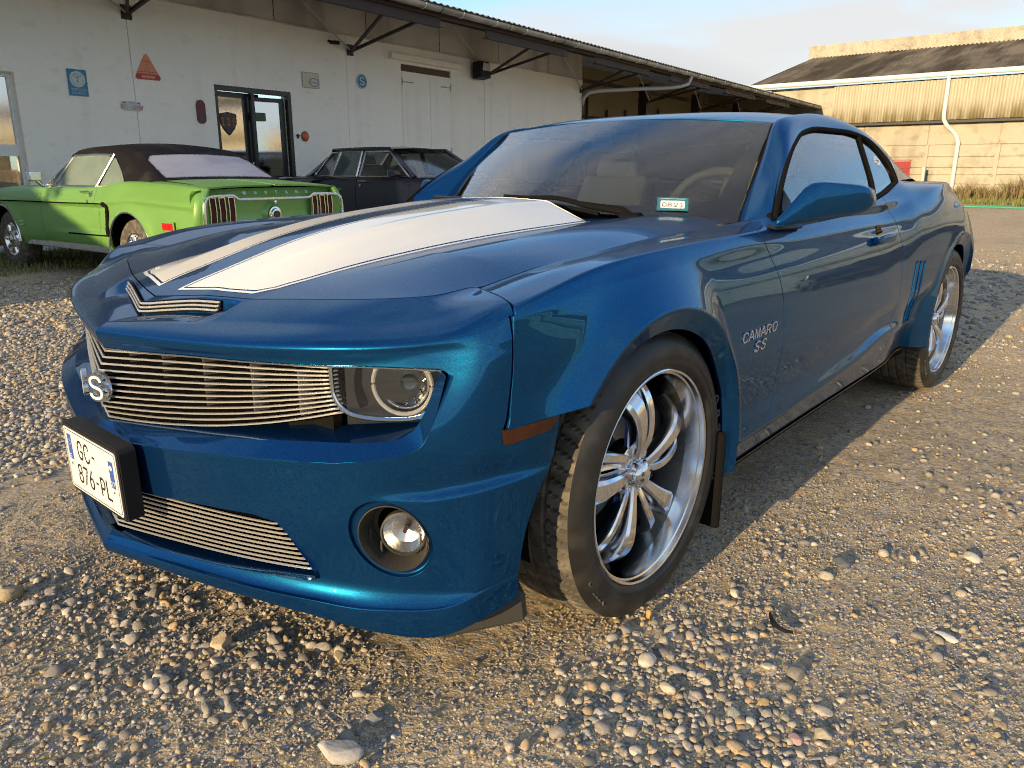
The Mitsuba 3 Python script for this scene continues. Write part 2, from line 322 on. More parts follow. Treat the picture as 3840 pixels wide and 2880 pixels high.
# shut lines in side view
FBZ = np.array([.30, .627, .65, .73, .80, .83, .853, .90]); FBX = np.array([.535, .521, .515, .505, .500, .497, .495, .495])
FBY = np.array([.70, .755, .81, .86, .895]); FBXY = np.array([.395, .425, .452, .476, .495])
def shut_x(y, z): return np.where((z > .846) & (y < .893), np.interp(y, FBY, FBXY), np.interp(z, FBZ, FBX))
DOOR = smooth_poly([(-.60, .2), (-.594, .319), (-.627, .385), (-.654, .494), (-.678, .636), (-.690, .729), (-.668, .813), (-.620, .90), (-.595, .943), (-.585, .99)], 6)
DOORB = smooth_poly([(-1.80, 1.02), (-1.845, .96), (-1.89, .88), (-1.912, .78), (-1.90, .697), (-1.845, .563), (-1.80, .49), (-1.79, .42), (-1.73, .365), (-1.69, .31), (-1.69, .2)], 6)
GAP = .0028
fx = lambda z: np.interp(z, DOOR[:, 1], DOOR[:, 0])
bx_ = lambda z: np.interp(z, DOORB[::-1, 1], DOORB[::-1, 0])
V = SIDE_SKIN.V
s_arch = arch_cut(xz)
joint = .625 + (.52 - xz[:, 0]) * .12       # fender / bumper joint ahead of the wheel
s_f = np.minimum.reduce([s_arch, xz[:, 0] - fx(xz[:, 1]) - GAP, shut_x(V[:, 1], V[:, 2]) - V[:, 0] - GAP, np.where(xz[:, 0] > .2, xz[:, 1] - joint - GAP, 1)])
both(C('fender'), SIDE_SKIN.cut(s_f).mesh(.02, .0015), 'blue_paint')
s_d = np.minimum(fx(xz[:, 1]) - GAP - xz[:, 0], xz[:, 0] - bx_(xz[:, 1]) - GAP)
DOORK = both(C('door'), SIDE_SKIN.cut(s_d).mesh(.02, .0015), 'blue_paint')
s_q = np.minimum(s_arch, bx_(xz[:, 1]) - GAP - xz[:, 0])
QK = both(C('quarter_panel'), SIDE_SKIN.cut(s_q).mesh(.02, .0015), 'blue_paint')
# sill under the doors
sx = np.linspace(-.36, -2.42, 40); rz, ry = np.interp(-sx, -XS, rk_z), np.interp(-sx, -XS, rk_y)
both(C('sill'), Skin.grid(np.stack([np.stack([sx, ry + .004, rz - .004], 1), np.stack([sx, ry + .006, rz - .010], 1), np.stack([sx, ry - .012, rz - .03], 1), np.stack([sx, ry - .06, rz - .055], 1), np.stack([sx, ry - .25, rz - .06], 1)], 1), (0, 1, 0)).mesh(), 'gloss_black')
def pc(x, y): i = np.argsort(x); return PchipInterpolator(np.array(x)[i], np.array(y)[i], extrapolate=True)
H_T = pc([.80, .744, .6, .357, .135, -.106, -.24, -.387, -.46], [.800, .831, .877, .943, .980, 1.003, 1.013, 1.018, 1.019])
H_L = pc([.80, .651, .53, .30, -.04, -.39, -.57, -.70], [.800, .845, .868, .899, .930, .949, .956, .955])
H_E = pc([.80, .60, .5, .40, .2, 0, -.2, -.5, -.65, -.8], [.805, .845, .855, .868, .900, .917, .930, .942, .946, .947])
H_N = pc([.80, .765, .72, .66, .58, .5], [0, 0, .006, .004, 0, 0])
def hood_z(x, y):
    y = np.abs(y); T_, L, E_ = H_T(x), H_L(x), H_E(x); w = 1 + .22 * np.clip((.65 - x) / 1.1, 0, 1)
    a = np.clip(y / (.30 * w), 0, 1)                                 # scoop: flat top, soft shoulder, straight flank
    prof = np.where(a < .55, 1 - .10 * (a / .55) ** 2, .90 * (1 - ((a - .55) / .45)) ** 1.0)
    k = np.clip((a - .45) / .2, 0, 1); k = k * k * (3 - 2 * k); prof = (1 - .10 * (a / .55) ** 2) * (1 - k) + np.clip(2.0 * (1 - a), 0, 1.2) * k
    k2 = np.clip((a - .82) / .18, 0, 1); prof = np.maximum(prof, 0) * (1 - .25 * k2 * (1 - k2))
    b = np.clip((y - .30 * w) / (.715 - .30 * w), 0, 1)
    base = L + (E_ - L) * b + .020 * np.sin(np.pi * np.clip(b, 0, 1)) * np.clip((.62 - x) / .35, 0, 1)
    drop = np.clip((x + .452) / .012, 0, 1)
    return base + (T_ - L) * prof * drop
# ---- nose: one sheet from the bonnet's edge to the lower lip, the mouth cut out
Ys = np.array([0, .13, .28, .44, .585, .70, .80])
def prow(off, zs, ys=Ys): return [(float(PLAN(y)) - off, y, z) for y, z in zip(ys, zs)]
R0 = [(.765, 0, .824), (.738, .13, .827), (.692, .28, .838), (.635, .44, .845), (.572, .585, .850), (.49, .668, .856), (.40, .70, .866), (.42, .80, .876), (.36, .888, .893)]
R0 = [(x, y, float(hood_z(np.array(x), np.array(y))) - .0005) if i < 7 else (x, y, z) for i, (x, y, z) in enumerate(R0)]
R2 = [(.905, 0, .752), (.878, .13, .755), (.842, .28, .760), (.797, .44, .768), (.742, .585, .777), (.675, .70, .784), (.598, .795, .795), (.53, .865, .815), (.40, .897, .865)]
R1 = [tuple(np.array(a) * .5 + np.array(b) * .5 + (.005, 0, .004)) for a, b in zip(R0, R2)]; R1[6] = (.515, .765, .838); R1[7] = (.475, .845, .858); R1[8] = (.385, .897, .874)
R2b = [(x - .002, y, z - .008) for x, y, z in R2]; R2b[7] = (.532, .873, .798); R2b[8] = (.40, .905, .84)
R3 = [(.893, 0, .721), (.867, .13, .727), (.834, .28, .736), (.790, .44, .742), (.736, .585, .748), (.676, .695, .752), (.602, .80, .750), (.54, .878, .765), (.40, .917, .79)]
RC = prow(0, [.525, .532, .543, .557, .567, .578, .602]) + [(.563, .866, .61), (.39, .914, .62)]
RCb = prow(.002, [.505, .513, .525, .539, .55, .56, .58]) + [(.562, .868, .585), (.39, .911, .59)]
RM = prow(.014, [.40, .405, .41, .415, .42, .425, .43]) + [(.553, .866, .44), (.40, .898, .45)]
RL1 = prow(.027, [.296, .298, .300, .304, .308, .306, .298]) + [(.558, .864, .300), (.40, .892, .32)]
RL2a = prow(.008, [.262, .264, .268, .270, .270, .266, .266]) + [(.575, .855, .288), (.40, .891, .316)]
RL2 = prow(0, [.254, .258, .264, .268, .269, .262, .262]) + [(.578, .856, .281), (.40, .891, .31)]
RB = prow(.006, [.235, .237, .238, .239, .232, .212, .198]) + [(.57, .855, .222), (.40, .890, .262)]
RU = [(x - .10, y * .93, z + .004) for x, y, z in RB[:7]] + [(.50, .79, .225), (.38, .85, .258)]
RR = [R0, R1, R2, R2b, R3, RC, RCb, RM, RL1, RL2a, RL2, RB, RU]
NOSE = loft(RR, 260, 300, 'pchip', vk=[0, 1, 1.94, 2.04, 2.6, 4.2, 4.4, 5.4, 6.4, 6.9, 7.0, 7.35, 8])
_n = np.stack([CubicSpline(np.linspace(0, 1, 27), NOSE[np.linspace(0, 259, 27).astype(int)], axis=0)(np.linspace(0, 1, 260))[..., k] for k in range(3)], -1)
NOSE = _n
# crease that fades in towards the corner, and a fog-lamp dish
px_, py_, pz_ = NOSE[..., 0], NOSE[..., 1], NOSE[..., 2]
amp = np.clip((py_ - .70) / .12, 0, 1) * np.clip((.93 - py_) / .05, 0, 1); zl = .503 + np.clip(py_ - .8, 0, 1) * .22
dd = -.016 * amp * np.exp(-(np.clip(pz_ - zl, 0, 1) / .05) ** 2) * (1 - np.exp(-(np.clip(pz_ - zl + .010, 0, 1) / .012) ** 2))
NOSE = NOSE + dd[..., None] * np.array([.75, .66, 0])
from scipy.ndimage import gaussian_filter
_t3 = cKDTree(SIDE_SKIN.V); _near = (NOSE[..., 0] < .66) & (NOSE[..., 1] > .64); _i = _t3.query(NOSE[_near], k=1)[1]
_Nn = SIDE_SKIN.N[_i]; _d = ((SIDE_SKIN.V[_i] - NOSE[_near]) * _Nn).sum(1); _w = np.clip((.56 - NOSE[_near][:, 0]) / .07, 0, 1); _w = _w * np.clip((NOSE[_near][:, 2] - .60) / .06, 0, 1); _w = np.where(NOSE[_near][:, 2] < .27, 0, _w * _w * (3 - 2 * _w))
_D = np.zeros_like(NOSE); _D[_near] = (_w * np.clip(_d, -.03, .03))[:, None] * _Nn; NOSE = NOSE + np.stack([gaussian_filter(_D[..., k], 7) for k in range(3)], -1)
# the slot above the grille: the nose drops away in front of a V-shaped lip
_xl = .790 - .31 * np.abs(NOSE[..., 1]); _s = NOSE[..., 0] - _xl; _a = np.clip((.285 - np.abs(NOSE[..., 1])) / .06, 0, 1) * (NOSE[..., 2] > .70)
NOSE[..., 2] -= .031 * _a * np.where(_s > 0, np.clip(_s / .003, 0, 1) * np.clip(1 - (_s - .004) / .085, 0, 1) ** 1.3, 0)
# meet the bonnet flush along its front edge
_e0 = NOSE[:, 0].copy(); _in = np.clip((.72 - _e0[:, 1]) / .03, 0, 1) * np.clip((_e0[:, 0] - .37) / .03, 0, 1); _dz = (hood_z(_e0[:, 0], _e0[:, 1]) - .0004 - _e0[:, 2]) * _in; _dz = gaussian_filter(_dz, 2)
_sl = np.concatenate([np.zeros((260, 1)), np.cumsum(np.linalg.norm(np.diff(NOSE, axis=1), axis=2), axis=1)], 1); NOSE[..., 2] += _dz[:, None] * np.exp(-(_sl / .06) ** 2)
NS = Skin.grid(NOSE, (1, .6, .3))
SD = lambda P: np.stack([(P[:, 1] - P[:, 0]) * .70711, P[:, 2]], 1)
SDP = lambda P: np.stack([(P[:, 1] - .5 * P[:, 0]), P[:, 2]], 1)
C_LOOP = np.array([(float(PLAN(y)), y, z) for y, z in ((0, .525), (.13, .532), (.28, .543), (.437, .557), (.59, .567), (.66, .571), (.709, .578), (.748, .586), (.775, .595))] + [(.652, .795, .608), (.643, .804, .63), (.634, .809, .653), (.620, .819, .708), (.612, .823, .742)])
O_LOOP = np.array([(.912, 0, .553), (.883, .13, .557), (.85, .28, .567), (.812, .437, .582), (.757, .575, .595), (.725, .64, .599), (.70, .683, .602), (.675, .725, .608), (.655, .75, .618), (.641, .764, .633), (.632, .771, .648), (.626, .777, .665), (.610, .792, .722), (.603, .800, .746)])
C_S, O_S = smooth_poly(C_LOOP, 6), smooth_poly(O_LOOP, 6)
TOPE = smooth_poly(np.array(R3[:7]), 6)
hole = np.vstack([C_S, [(.606, .818, .7515)], TOPE[::-1]])
W1 = lambda P: np.stack([P[:, 1] - .6 * P[:, 0], P[:, 2]], 1)
holep = W1(np.vstack([C_S, TOPE[::-1]])); cpt = W1(C_S[:1])[0]
holep = np.vstack([cpt - [.2, 0], holep, W1(TOPE[:1])[0] - [.2, 0]])
P = NS.V; s_h = -sdf(W1(P), holep)
s_b = np.minimum.reduce([s_h, np.where(P[:, 2] > joint.mean() * 0 + .625 + (.52 - P[:, 0]) * .12, P[:, 0] - shut_x(P[:, 1], P[:, 2]) - GAP, 1),
    np.where((P[:, 1] > .8), np.hypot(P[:, 0] - FA[0], P[:, 2] - FA[1]) - AR_F - .105 * np.clip((.62 - P[:, 2]) / .37, 0, 1) ** .7, 1)])
# fog-lamp bore and lower mouth
FOG = np.array([.700, .745, .410]); FN = np.array([.80, .60, 0.]); FS = np.array([-.60, .80, 0.])
def fogr(P): d = P - FOG; return np.hypot(d @ FS * 1., d[:, 2] + .22 * (d @ FS))
LG = np.array([(-.2, .418), (.159, .414), (.344, .426), (.47, .432), (.525, .424), (.545, .40), (.565, .37), (.597, .318), (.598, .307), (.585, .304), (.508, .300), (.324, .287), (.139, .280), (.03, .283), (-.2, .283)])
s_l = -sdf(P[:, 1:], LG); s_l = np.where(P[:, 0] > .6, s_l, 1)
s_fog = np.where(P[:, 0] > .5, fogr(P) - .083, 1)
# the badge slot above the grille
SL = np.array([(-.2, .812), (.0, .803), (.25, .812), (.275, .8125), (.235, .795), (.185, .775), (.0, .768), (-.2, .775)])
NB = NS.cut(np.minimum.reduce([s_b, s_l, s_fog]))
both(C('bumper'), NB.mesh(.012, .0012), 'blue_paint')
# lip of the mouth, its painted floor, the dark cavity
def strip(a, b, n=8, out=(0, 0, 1), bulge=0.):
    t = np.linspace(0, 1, n)[None, :, None]; G = a[:, None] * (1 - t) + b[:, None] * t; return Skin.grid(G, out)
IN = O_S + np.array([-.13, -.02, .012]); IN[:, 1] = np.maximum(IN[:, 1], 0)
both(C('bumper__mouth_lip'), strip(C_S, O_S, 8, (.3, .2, 1)).mesh(), 'blue_paint'); both(C('bumper__mouth_floor'), strip(O_S, IN, 6, (0, -.2, 1)).mesh(), 'blue_paint')
both(C('bumper__mouth_roof'), strip(TOPE, TOPE + [-.12, 0, -.006], 4, (0, 0, -1)).mesh(), 'matte_black')
# chrome line along the mouth's top edge
both(C('bumper__mouth_trim'), tube(TOPE + [-.004, 0, -.004], .0022, 6), 'chrome')
# lower lip return and bumper underside
both(C('air_dam'), box((.485, .775, .190), (.20, .10, .075), rz=-.62, ry=.10, bevel=.012), 'dark_grey', False)

# chrome strips and black ground of the slot
_y = np.linspace(-.232, .232, 61); _x = .790 - .31 * np.abs(_y); _zl = np.array([NOSE.reshape(-1, 3)[cKDTree(NOSE.reshape(-1, 3)[:, :2]).query([x - .004, abs(y)])[1], 2] for x, y in zip(_x, _y)]); _zl = np.convolve(np.pad(_zl, 4, 'edge'), np.ones(9) / 9, 'valid'); _k = np.clip((.285 - np.abs(_y)) / .06, 0, 1)
SLK = C('nose_slot'); put(SLK, Skin.grid(np.stack([np.stack([_x + .0045, _y, _zl - .001], 1), np.stack([_x + .0065, _y, _zl - .031 * _k], 1)], 1), (1, 0, 0)).mesh(), 'matte_black')
for _q in (.20, .50, .80): put(SLK + '__strip', tube(np.stack([_x + .006 + .010 * _q, _y, _zl - .029 * _k * _q - .001], 1), .0026, 6, up=(0, 0, 1)), 'polished_bar')
# ---- bonnet with a raised cowl scoop
hx = np.concatenate([np.linspace(.79, -.43, 230), np.linspace(-.433, -.47, 22), np.linspace(-.474, -.80, 60)]); hy = np.linspace(0, .76, 190)
HX, HY = np.meshgrid(hx, hy, indexing='ij'); HP = np.stack([HX, HY, hood_z(HX, HY)], -1)
HS = Skin.grid(HP, (0, 0, 1)); HS2 = mirror(HS)
_e = NOSE[:, 0, :2]; _k7 = int(np.argmax((_e[:, 1] > .698) | (_e[:, 0] < .405))); _e = np.vstack([_e[:_k7:2], [(.398, .702)]])
edge = np.vstack([[(.79, -.2), (.765, -.2)], _e, np.stack([np.linspace(.38, -.55, 30), np.interp(-np.linspace(.38, -.55, 30), -XS, tp_y) - .001], 1), [(-.66, .725), (-.735, .70), (-.715, .48), (-.665, .32), (-.60, .2), (-.60, -.2)]])
edge = edge[2:] if False else np.vstack([[(.765, -.2)], edge[2:]])
def whole(skin_fn, key, bsdf, lip=.012, roll=0., label=None):
    a = skin_fn; b = mirror(a); V1, F1, N1 = a.mesh(lip, roll) if lip else a.mesh(); V2, F2, N2 = mirror((V1, F1, N1))
    return put(key, (np.vstack([V1, V2]), np.vstack([F1, F2 + len(V1)]), np.vstack([N1, N2])), bsdf, label=label)
s_e = sdf(HS.V[:, :2], edge) - GAP
HOOD = HS.cut(s_e); whole(HOOD, C('hood'), 'blue_paint', .012)
HK = C('hood')
def lifted(sk, h): return Skin(sk.V + sk.N * h, sk.F, sk.N)
wS = lambda x: 1 + .22 * np.clip((.65 - x) / 1.1, 0, 1)
sxs = np.linspace(.60, -.50, 40)
so = .302 * wS(sxs)
front = lambda y: _e[:, 0][np.argmin(np.abs(_e[:, 1] - y))]
def stripe(inset):
    out = np.stack([sxs, so - inset], 1); xi = np.linspace(.735, -.52, 40)
    tip = [(.747 - .016 - inset * 1.2, .046 + inset), (.706 - .013 - inset, .20), (.690 - .012 - inset, .245 - inset * .5), (.668 - inset, .272 - inset * .8), (.62, .296 - inset)]
    xo = sxs[sxs < .56]; o = np.stack([xo, np.interp(-xo, -sxs, so) - inset], 1)
    return np.vstack([tip, o, [(-.50, .36)], [(-.52, .046 + inset)]])
for m in (False, True):
    for nm, a, b, bs in (('stripe', .014, None, 'white_paint'), ('stripe_outline', 0., .0085, 'stripe_line')):
        s = np.minimum(sdf(HS.V[:, :2], stripe(a)), HS.V[:, 0] + .4495)
        if b is not None: s = np.minimum(s, -sdf(HS.V[:, :2], stripe(b)))
        k = lifted(HS.cut(s), .0007); put(HK + '__' + nm, (mirror(k) if m else k).mesh(), bs)
# white rear wall of the scoop
yy = np.linspace(0, .37, 40); scoop_top = np.stack([0 * yy - .4515, yy, hood_z(0 * yy - .4395, yy) + .0012], 1); scoop_bot = np.stack([0 * yy - .462, yy, hood_z(0 * yy - .48, yy)], 1)
whole(strip(scoop_top, scoop_bot, 5, (-1, 0, .2)), HK + '__scoop_back', 'white_paint', 0)
# ---- windscreen, roof, pillars
uy = np.linspace(0, 1, 60)
def wbase(u): return np.stack([-.500 - .30 * u ** 2, .70 * u, .958 - .012 * u], -1)
def wtop(u): return np.stack([-1.118 - .072 * u ** 2, .62 * u, 1.300 - .028 * u ** 2], -1)
def wsheet(u, v):
    P = wbase(u) * (1 - v[..., None]) + wtop(u) * v[..., None]; b = np.sin(np.pi * np.clip(v, 0, 1)) * .018
    return P + b[..., None] * np.array([.45, 0, .89])
U_, V_ = np.meshgrid(uy, np.linspace(0, 1, 50), indexing='ij')
WS = Skin.grid(wsheet(U_, V_), (.5, 0, 1)); whole(WS, C('windscreen'), 'screen_glass', 0)
# painted frit band round the screen, under the glass
band = np.minimum.reduce([1e9 * np.ones(len(WS.V))]); uvw = np.stack([U_.ravel(), V_.ravel()], 1)
inner = sdf(np.stack([uvw[:, 0] * .68, uvw[:, 1] * .68], 1), smooth_poly(np.array([(-.3, .075), (.52, .070), (.575, .085), (.612, .14), (.622, .3), (.635, .55), (.62, .612), (.57, .628), (-.3, .635)]), 5))
whole(lifted(WS.cut(-inner), -.003), C('windscreen__black_border'), 'gloss_black', 0)
RXX = np.array([-1.118, -1.3, -1.6, -1.9, -2.2, -2.42]); RZC = np.array([1.300, 1.328, 1.347, 1.345, 1.312, 1.262])
Wl = np.array([(-1.19, .62, 1.272), (-1.32, .604, 1.293), (-1.5, .588, 1.310), (-1.8, .572, 1.317), (-2.08, .560, 1.293), (-2.36, .55, 1.235)])
rr = []
for k, u in enumerate(np.linspace(0, 1, 9)): rr.append([(a * (1 - u ** 2) + w[0] * u ** 2, w[1] * u, c + (w[2] - c) * (.35 * u ** 2 + .65 * u ** 4)) for a, c, w in zip(RXX, RZC, Wl)])
ROOF = Skin.grid(loft(rr, 90, 70, 'cubic'), (0, 0, 1)); whole(ROOF, C('roof'), 'blue_paint', .01, .001)
rail = [[(-.802, .704, .945), (-.95, .675, 1.083), (-1.08, .649, 1.190), (-1.192, .623, 1.273), (-1.32, .607, 1.297), (-1.5, .591, 1.316), (-1.8, .575, 1.324), (-2.08, .563, 1.300), (-2.36, .555, 1.242), (-2.66, .585, 1.14), (-2.98, .62, 1.055)],
        [(-.79, .735, .957), (-.935, .70, 1.094), (-1.06, .672, 1.200), (-1.18, .643, 1.276), (-1.325, .626, 1.302), (-1.5, .608, 1.319), (-1.8, .594, 1.324), (-2.08, .588, 1.298), (-2.34, .59, 1.235), (-2.62, .622, 1.135), (-2.93, .66, 1.055)],
        [(-.775, .788, .965), (-.905, .755, 1.088), (-1.045, .718, 1.176), (-1.18, .678, 1.254), (-1.33, .651, 1.289), (-1.515, .635, 1.303), (-1.80, .634, 1.304), (-2.03, .641, 1.284), (-2.24, .660, 1.228), (-2.42, .695, 1.145), (-2.60, .725, 1.075)],
        [(-.755, .846, .974), (-.88, .803, 1.066), (-1.02, .758, 1.140), (-1.17, .714, 1.201), (-1.33, .678, 1.247), (-1.52, .661, 1.267), (-1.80, .660, 1.268), (-2.0, .678, 1.248), (-2.09, .717, 1.198), (-2.118, .765, 1.13), (-2.10, .801, 1.068)]]
RAIL = loft(rail, 170, 46, 'cubic'); both(C('roof_pillar'), Skin.grid(RAIL, (0, 1, .4)).mesh(.012), 'blue_paint')
# black ditch between roof and rail, and the glass seals
both(C('roof_ditch'), tube(smooth_poly(np.array(rail[0][:9]) + [0, -.001, -.006], 6), .006, 6), 'matte_black')
E_L = smooth_poly(np.array(rail[3]), 8)
tpc = np.stack([np.interp(-np.linspace(-.76, -2.10, 50), -XS, v) for v in (XS, tp_y, tp_z)], 1)
both(C('window_seal'), cat([tube(E_L + [0, -.003, -.004], .0095, 8), tube(tpc + [0, -.002, .004], .010, 8)]), 'matte_black')
def G_y(x, z): d = z - .985; return .842 - .42 * d - .8 * d * d - .012 + 0 * x
wx, wz = np.meshgrid(np.linspace(-.7, -2.2, 160), np.linspace(.95, 1.28, 60), indexing='ij')
GL = Skin.grid(np.stack([wx, G_y(wx, wz), wz], -1), (0, 1, .3)); wpoly = np.vstack([E_L[:, [0, 2]], tpc[::-1][:, [0, 2]]])
sw = sdf(GL.V[:, [0, 2]], wpoly) + .008; split = np.interp(GL.V[:, 2], [.95, 1.007, 1.15, 1.247, 1.3], [-1.70, -1.742, -1.842, -1.948, -2.0])
both(C('side_window'), GL.cut(np.minimum(sw, GL.V[:, 0] - split - .006)).mesh(), 'tint_glass')
both(C('quarter_window'), GL.cut(np.minimum(sw, split - .006 - GL.V[:, 0])).mesh(), 'tint_glass')
dv = np.array([(x, float(G_y(x, z)), z) for x, z in ((-1.735, .998), (-1.78, 1.06), (-1.842, 1.15), (-1.952, 1.252))])
both(C('window_post'), tube(smooth_poly(dv, 4) + [0, .004, 0], .008, 8), 'matte_black')
both(C('window_sail'), Skin.grid(loft([[(-.79, .845, .968), (-.88, .806, 1.035)], [(-.93, .842, .975), (-.895, .802, 1.05)]], 8, 8, 'pchip') + [0, .003, 0], (0, 1, 0)).mesh(.01), 'black_plastic')
# emblem etched on the rear side glass: an outlined bow-tie cross
bt = Polygon([(-.05, -.012), (-.052, .012), (-.02, .014), (-.018, .03), (.022, .03), (.02, .014), (.052, .012), (.05, -.012), (.018, -.014), (.02, -.03), (-.022, -.03), (-.02, -.014)]); bt = shapely.affinity.scale(bt, .62, .62) if hasattr(shapely, 'affinity') else bt
ring = bt.difference(bt.buffer(-.0045)); gy = float(G_y(-1.97, 1.15)); dz = (float(G_y(-1.97, 1.14)) - float(G_y(-1.97, 1.12))) / .02
put(C('quarter_window__emblem'), extrude(ring, .001, (-2.0, gy + .0015, 1.15), (-1, 0, 0), (0, dz, 1)), 'plate_white', False)
# rear deck and rear face (mostly out of sight)
whole(Skin.grid(loft([[(-2.42, 0, 1.262), (-2.96, 0, 1.06), (-3.3, 0, 1.06), (-3.75, 0, 1.03)], [(-2.40, .3, 1.255), (-2.96, .35, 1.06), (-3.3, .35, 1.06), (-3.74, .35, 1.03)], [(-2.36, .556, 1.235), (-2.98, .62, 1.05), (-3.3, .68, 1.045), (-3.68, .60, 1.005)]], 40, 30, 'pchip'), (0, 0, 1)), C('deck_lid'), 'blue_paint', 0)
whole(Skin.grid(loft([[(-3.75, 0, 1.03), (-3.86, 0, .75), (-3.86, 0, .45), (-3.78, 0, .25)], [(-3.74, .35, 1.03), (-3.83, .4, .75), (-3.83, .4, .45), (-3.75, .4, .25)], [(-3.68, .66, 1.0), (-3.70, .77, .75), (-3.70, .76, .45), (-3.66, .72, .30)]], 30, 30, 'pchip'), (-1, 0, 0)), C('rear_bumper'), 'blue_paint', 0)
# black boxes for bay and floor, added to block light; wheel wells
put(C('inner_body'), cat([box((.17, 0, .52), (.66, 1.05, .52)), box((.05, 0, .80), (.9, 1.1, .02)), box((-1.65, 0, .40), (2.4, 1.62, .32)), box((-.5, 0, .70), (.1, 1.5, .42)), box((-2.9, 0, .62), (1.3, 1.0, .76)), box((.55, 0, .5), (.1, 1.2, .5)),
    box((-.42, .62, .6), (.05, .5, .6)), box((-.42, -.62, .6), (.05, .5, .6)), box((-.70, 0, .915), (.20, 1.40, .02)), box((-.56, 0, .925), (.22, 1.2, .03))]), 'matte_black', False)
def well(c, y0, y1, r):
    a = np.radians(np.linspace(-12, 192, 40)); return Skin.grid(np.stack([np.stack([c[0] + r * np.cos(a), 0 * a + y, c[1] + r * np.sin(a)], 1) for y in (y0, y1)], 1), (0, 0, 0)).mesh()
for _c, _y, _r in ((FA, .86, .405), (RA, .85, .41)): both(C('wheel_well'), well(_c, .5, _y, _r), 'matte_black')
# ---- grille
TK = C('grille')
nb = 12; zc = np.linspace(.711, .558, nb); xc = np.interp(zc, [.55, .571, .61, .65, .669, .709], [.903, .909, .924, .918, .912, .893]) - .004
put(TK + '__core', cat([Skin.grid(np.stack([np.stack([PLAN(Ys[:6]) - .16, Ys[:6] * .97, 0 * Ys[:6] + .52], 1), np.stack([PLAN(Ys[:6]) - .16, Ys[:6] * .97, 0 * Ys[:6] + .78], 1)], 1), (1, 0, 0)).mesh()[k] for k in ()] or [box((.68, 0, .65), (.02, 1.15, .28)), box((.6, .62, .66), (.02, .4, .22), rz=.6), box((.6, -.62, .66), (.02, .4, .22), rz=-.6)]), 'matte_black')
bars = []
for i in range(nb):
    f = i / (nb - 1); zm, ze = .731 - .141 * f, .737 - (.737 - .645) * f; ye = .588 + .030 * max(0, f - .5) ** 1.3
    yq = np.linspace(0, ye, 40); o0 = .955 - xc[i]; off = o0 + (.086 - o0) * (1 - (1 - yq / ye) ** 1.6); zq = np.array([zc[i], zm, ze]); cz = np.polyfit([0, .36, ye], zq, 2)
    pts = np.stack([PLAN(yq) - off, yq, np.polyval(cz, yq)], 1); end = pts[-1] + np.array([[-.006, .006, .0005], [-.018, .010, .0015]])
    q = np.vstack([pts, end]); q = np.vstack([q[::-1] * [1, -1, 1], q[1:]]); bars.append(q)
    put(TK + '__bar', tube(q, .0025, 6, up=(0, 0, 1), sx=1.4), 'polished_bar')
    w = np.stack([q + [-.006, 0, .0015], q + [-.045, 0, .0015]], 1); w2 = w + [0, 0, -.003]
    put(TK + '__fin', (np.vstack([w.reshape(-1, 3), w2.reshape(-1, 3)]), np.vstack([grid_faces(len(q), 2), grid_faces(len(q), 2)[:, ::-1] + len(q) * 2])), 'matte_black', False)
for y in (.055, .165, .29, .42, .53):
    for s in (1, -1): put(TK + '__strut', box((float(PLAN(y)) - .10, s * y, .668 + .02 * y), (.03, .010, .13 - .07 * y), rz=-s * .28), 'interior_grey', False)
put(TK + '__strut', box((.83, 0, .63), (.03, .012, .18)), 'interior_grey', False)
# SS emblem: two chrome letters in a white field, astride the V
for s in (1, -1):
    nrm = np.array([.94, s * .34, 0.]); ax = np.array([-s * .34 * 0 - .34 * s, .94, 0]); o = np.array([.925, s * .034, .640])
    put(TK + '__emblem', cat([text('S', .062, o, ax, (0, 0, 1), .010), ]), 'chrome', False); sh = text('S', .062, o, ax, (0, 0, 1), .010)
    pol = None
    put(TK + '__emblem_face', text('S', .054, o + nrm * .0101, ax, (0, 0, 1), .0012), 'plate_white', False)
    put(TK + '__emblem_back', extrude(shapely.Point(0, 0).buffer(1), .006, o - nrm * .005, ax * .031, (0, 0, .037)), 'chrome', False)
# lower grille
LK = C('lower_grille')
put(LK + '__core', cat([box((.78, 0, .36), (.02, .8, .2)), box((.68, .46, .35), (.02, .36, .2), rz=.5), box((.68, -.46, .35), (.02, .36, .2), rz=-.5)]), 'matte_black', False)
for i in range(10):
    f = i / 9; z0 = .395 - .105 * f; z1 = .399 - .088 * f; ye = .475 + .075 * f ** .8
    yq = np.linspace(0, ye, 36); zq = np.polyval(np.polyfit([0, .3, ye], [z0, .45 * z0 + .55 * z1, z1], 2), yq); pts = np.stack([PLAN(yq) - .040 - .010 * yq / ye, yq, zq], 1)
    end = pts[-1] + np.array([[-.004, .010, .001], [-.016, .020, .004]]); q = np.vstack([pts, end]); q = np.vstack([q[::-1] * [1, -1, 1], q[1:]])
    put(LK + '__bar', tube(q, .0026, 6, up=(0, 0, 1)), 'polished_bar')
    w = np.stack([q + [-.005, 0, .001], q + [-.04, 0, .001]], 1)
    put(LK + '__fin', (np.vstack([w.reshape(-1, 3), w.reshape(-1, 3) + [0, 0, -.002]]), np.vstack([grid_faces(len(q), 2), grid_faces(len(q), 2)[:, ::-1] + len(q) * 2])), 'matte_black', False)
lgs = smooth_poly(LG[1:-1], 5); lgs = lgs[(lgs[:, 0] > 0)]; lg3 = np.stack([PLAN(lgs[:, 0]) - .016, lgs[:, 0], lgs[:, 1]], 1)
both(C('bumper__lower_mouth'), strip(lg3, lg3 + [-.06, -.004, 0], 4, (0, -.2, 0)).mesh(), 'blue_paint')
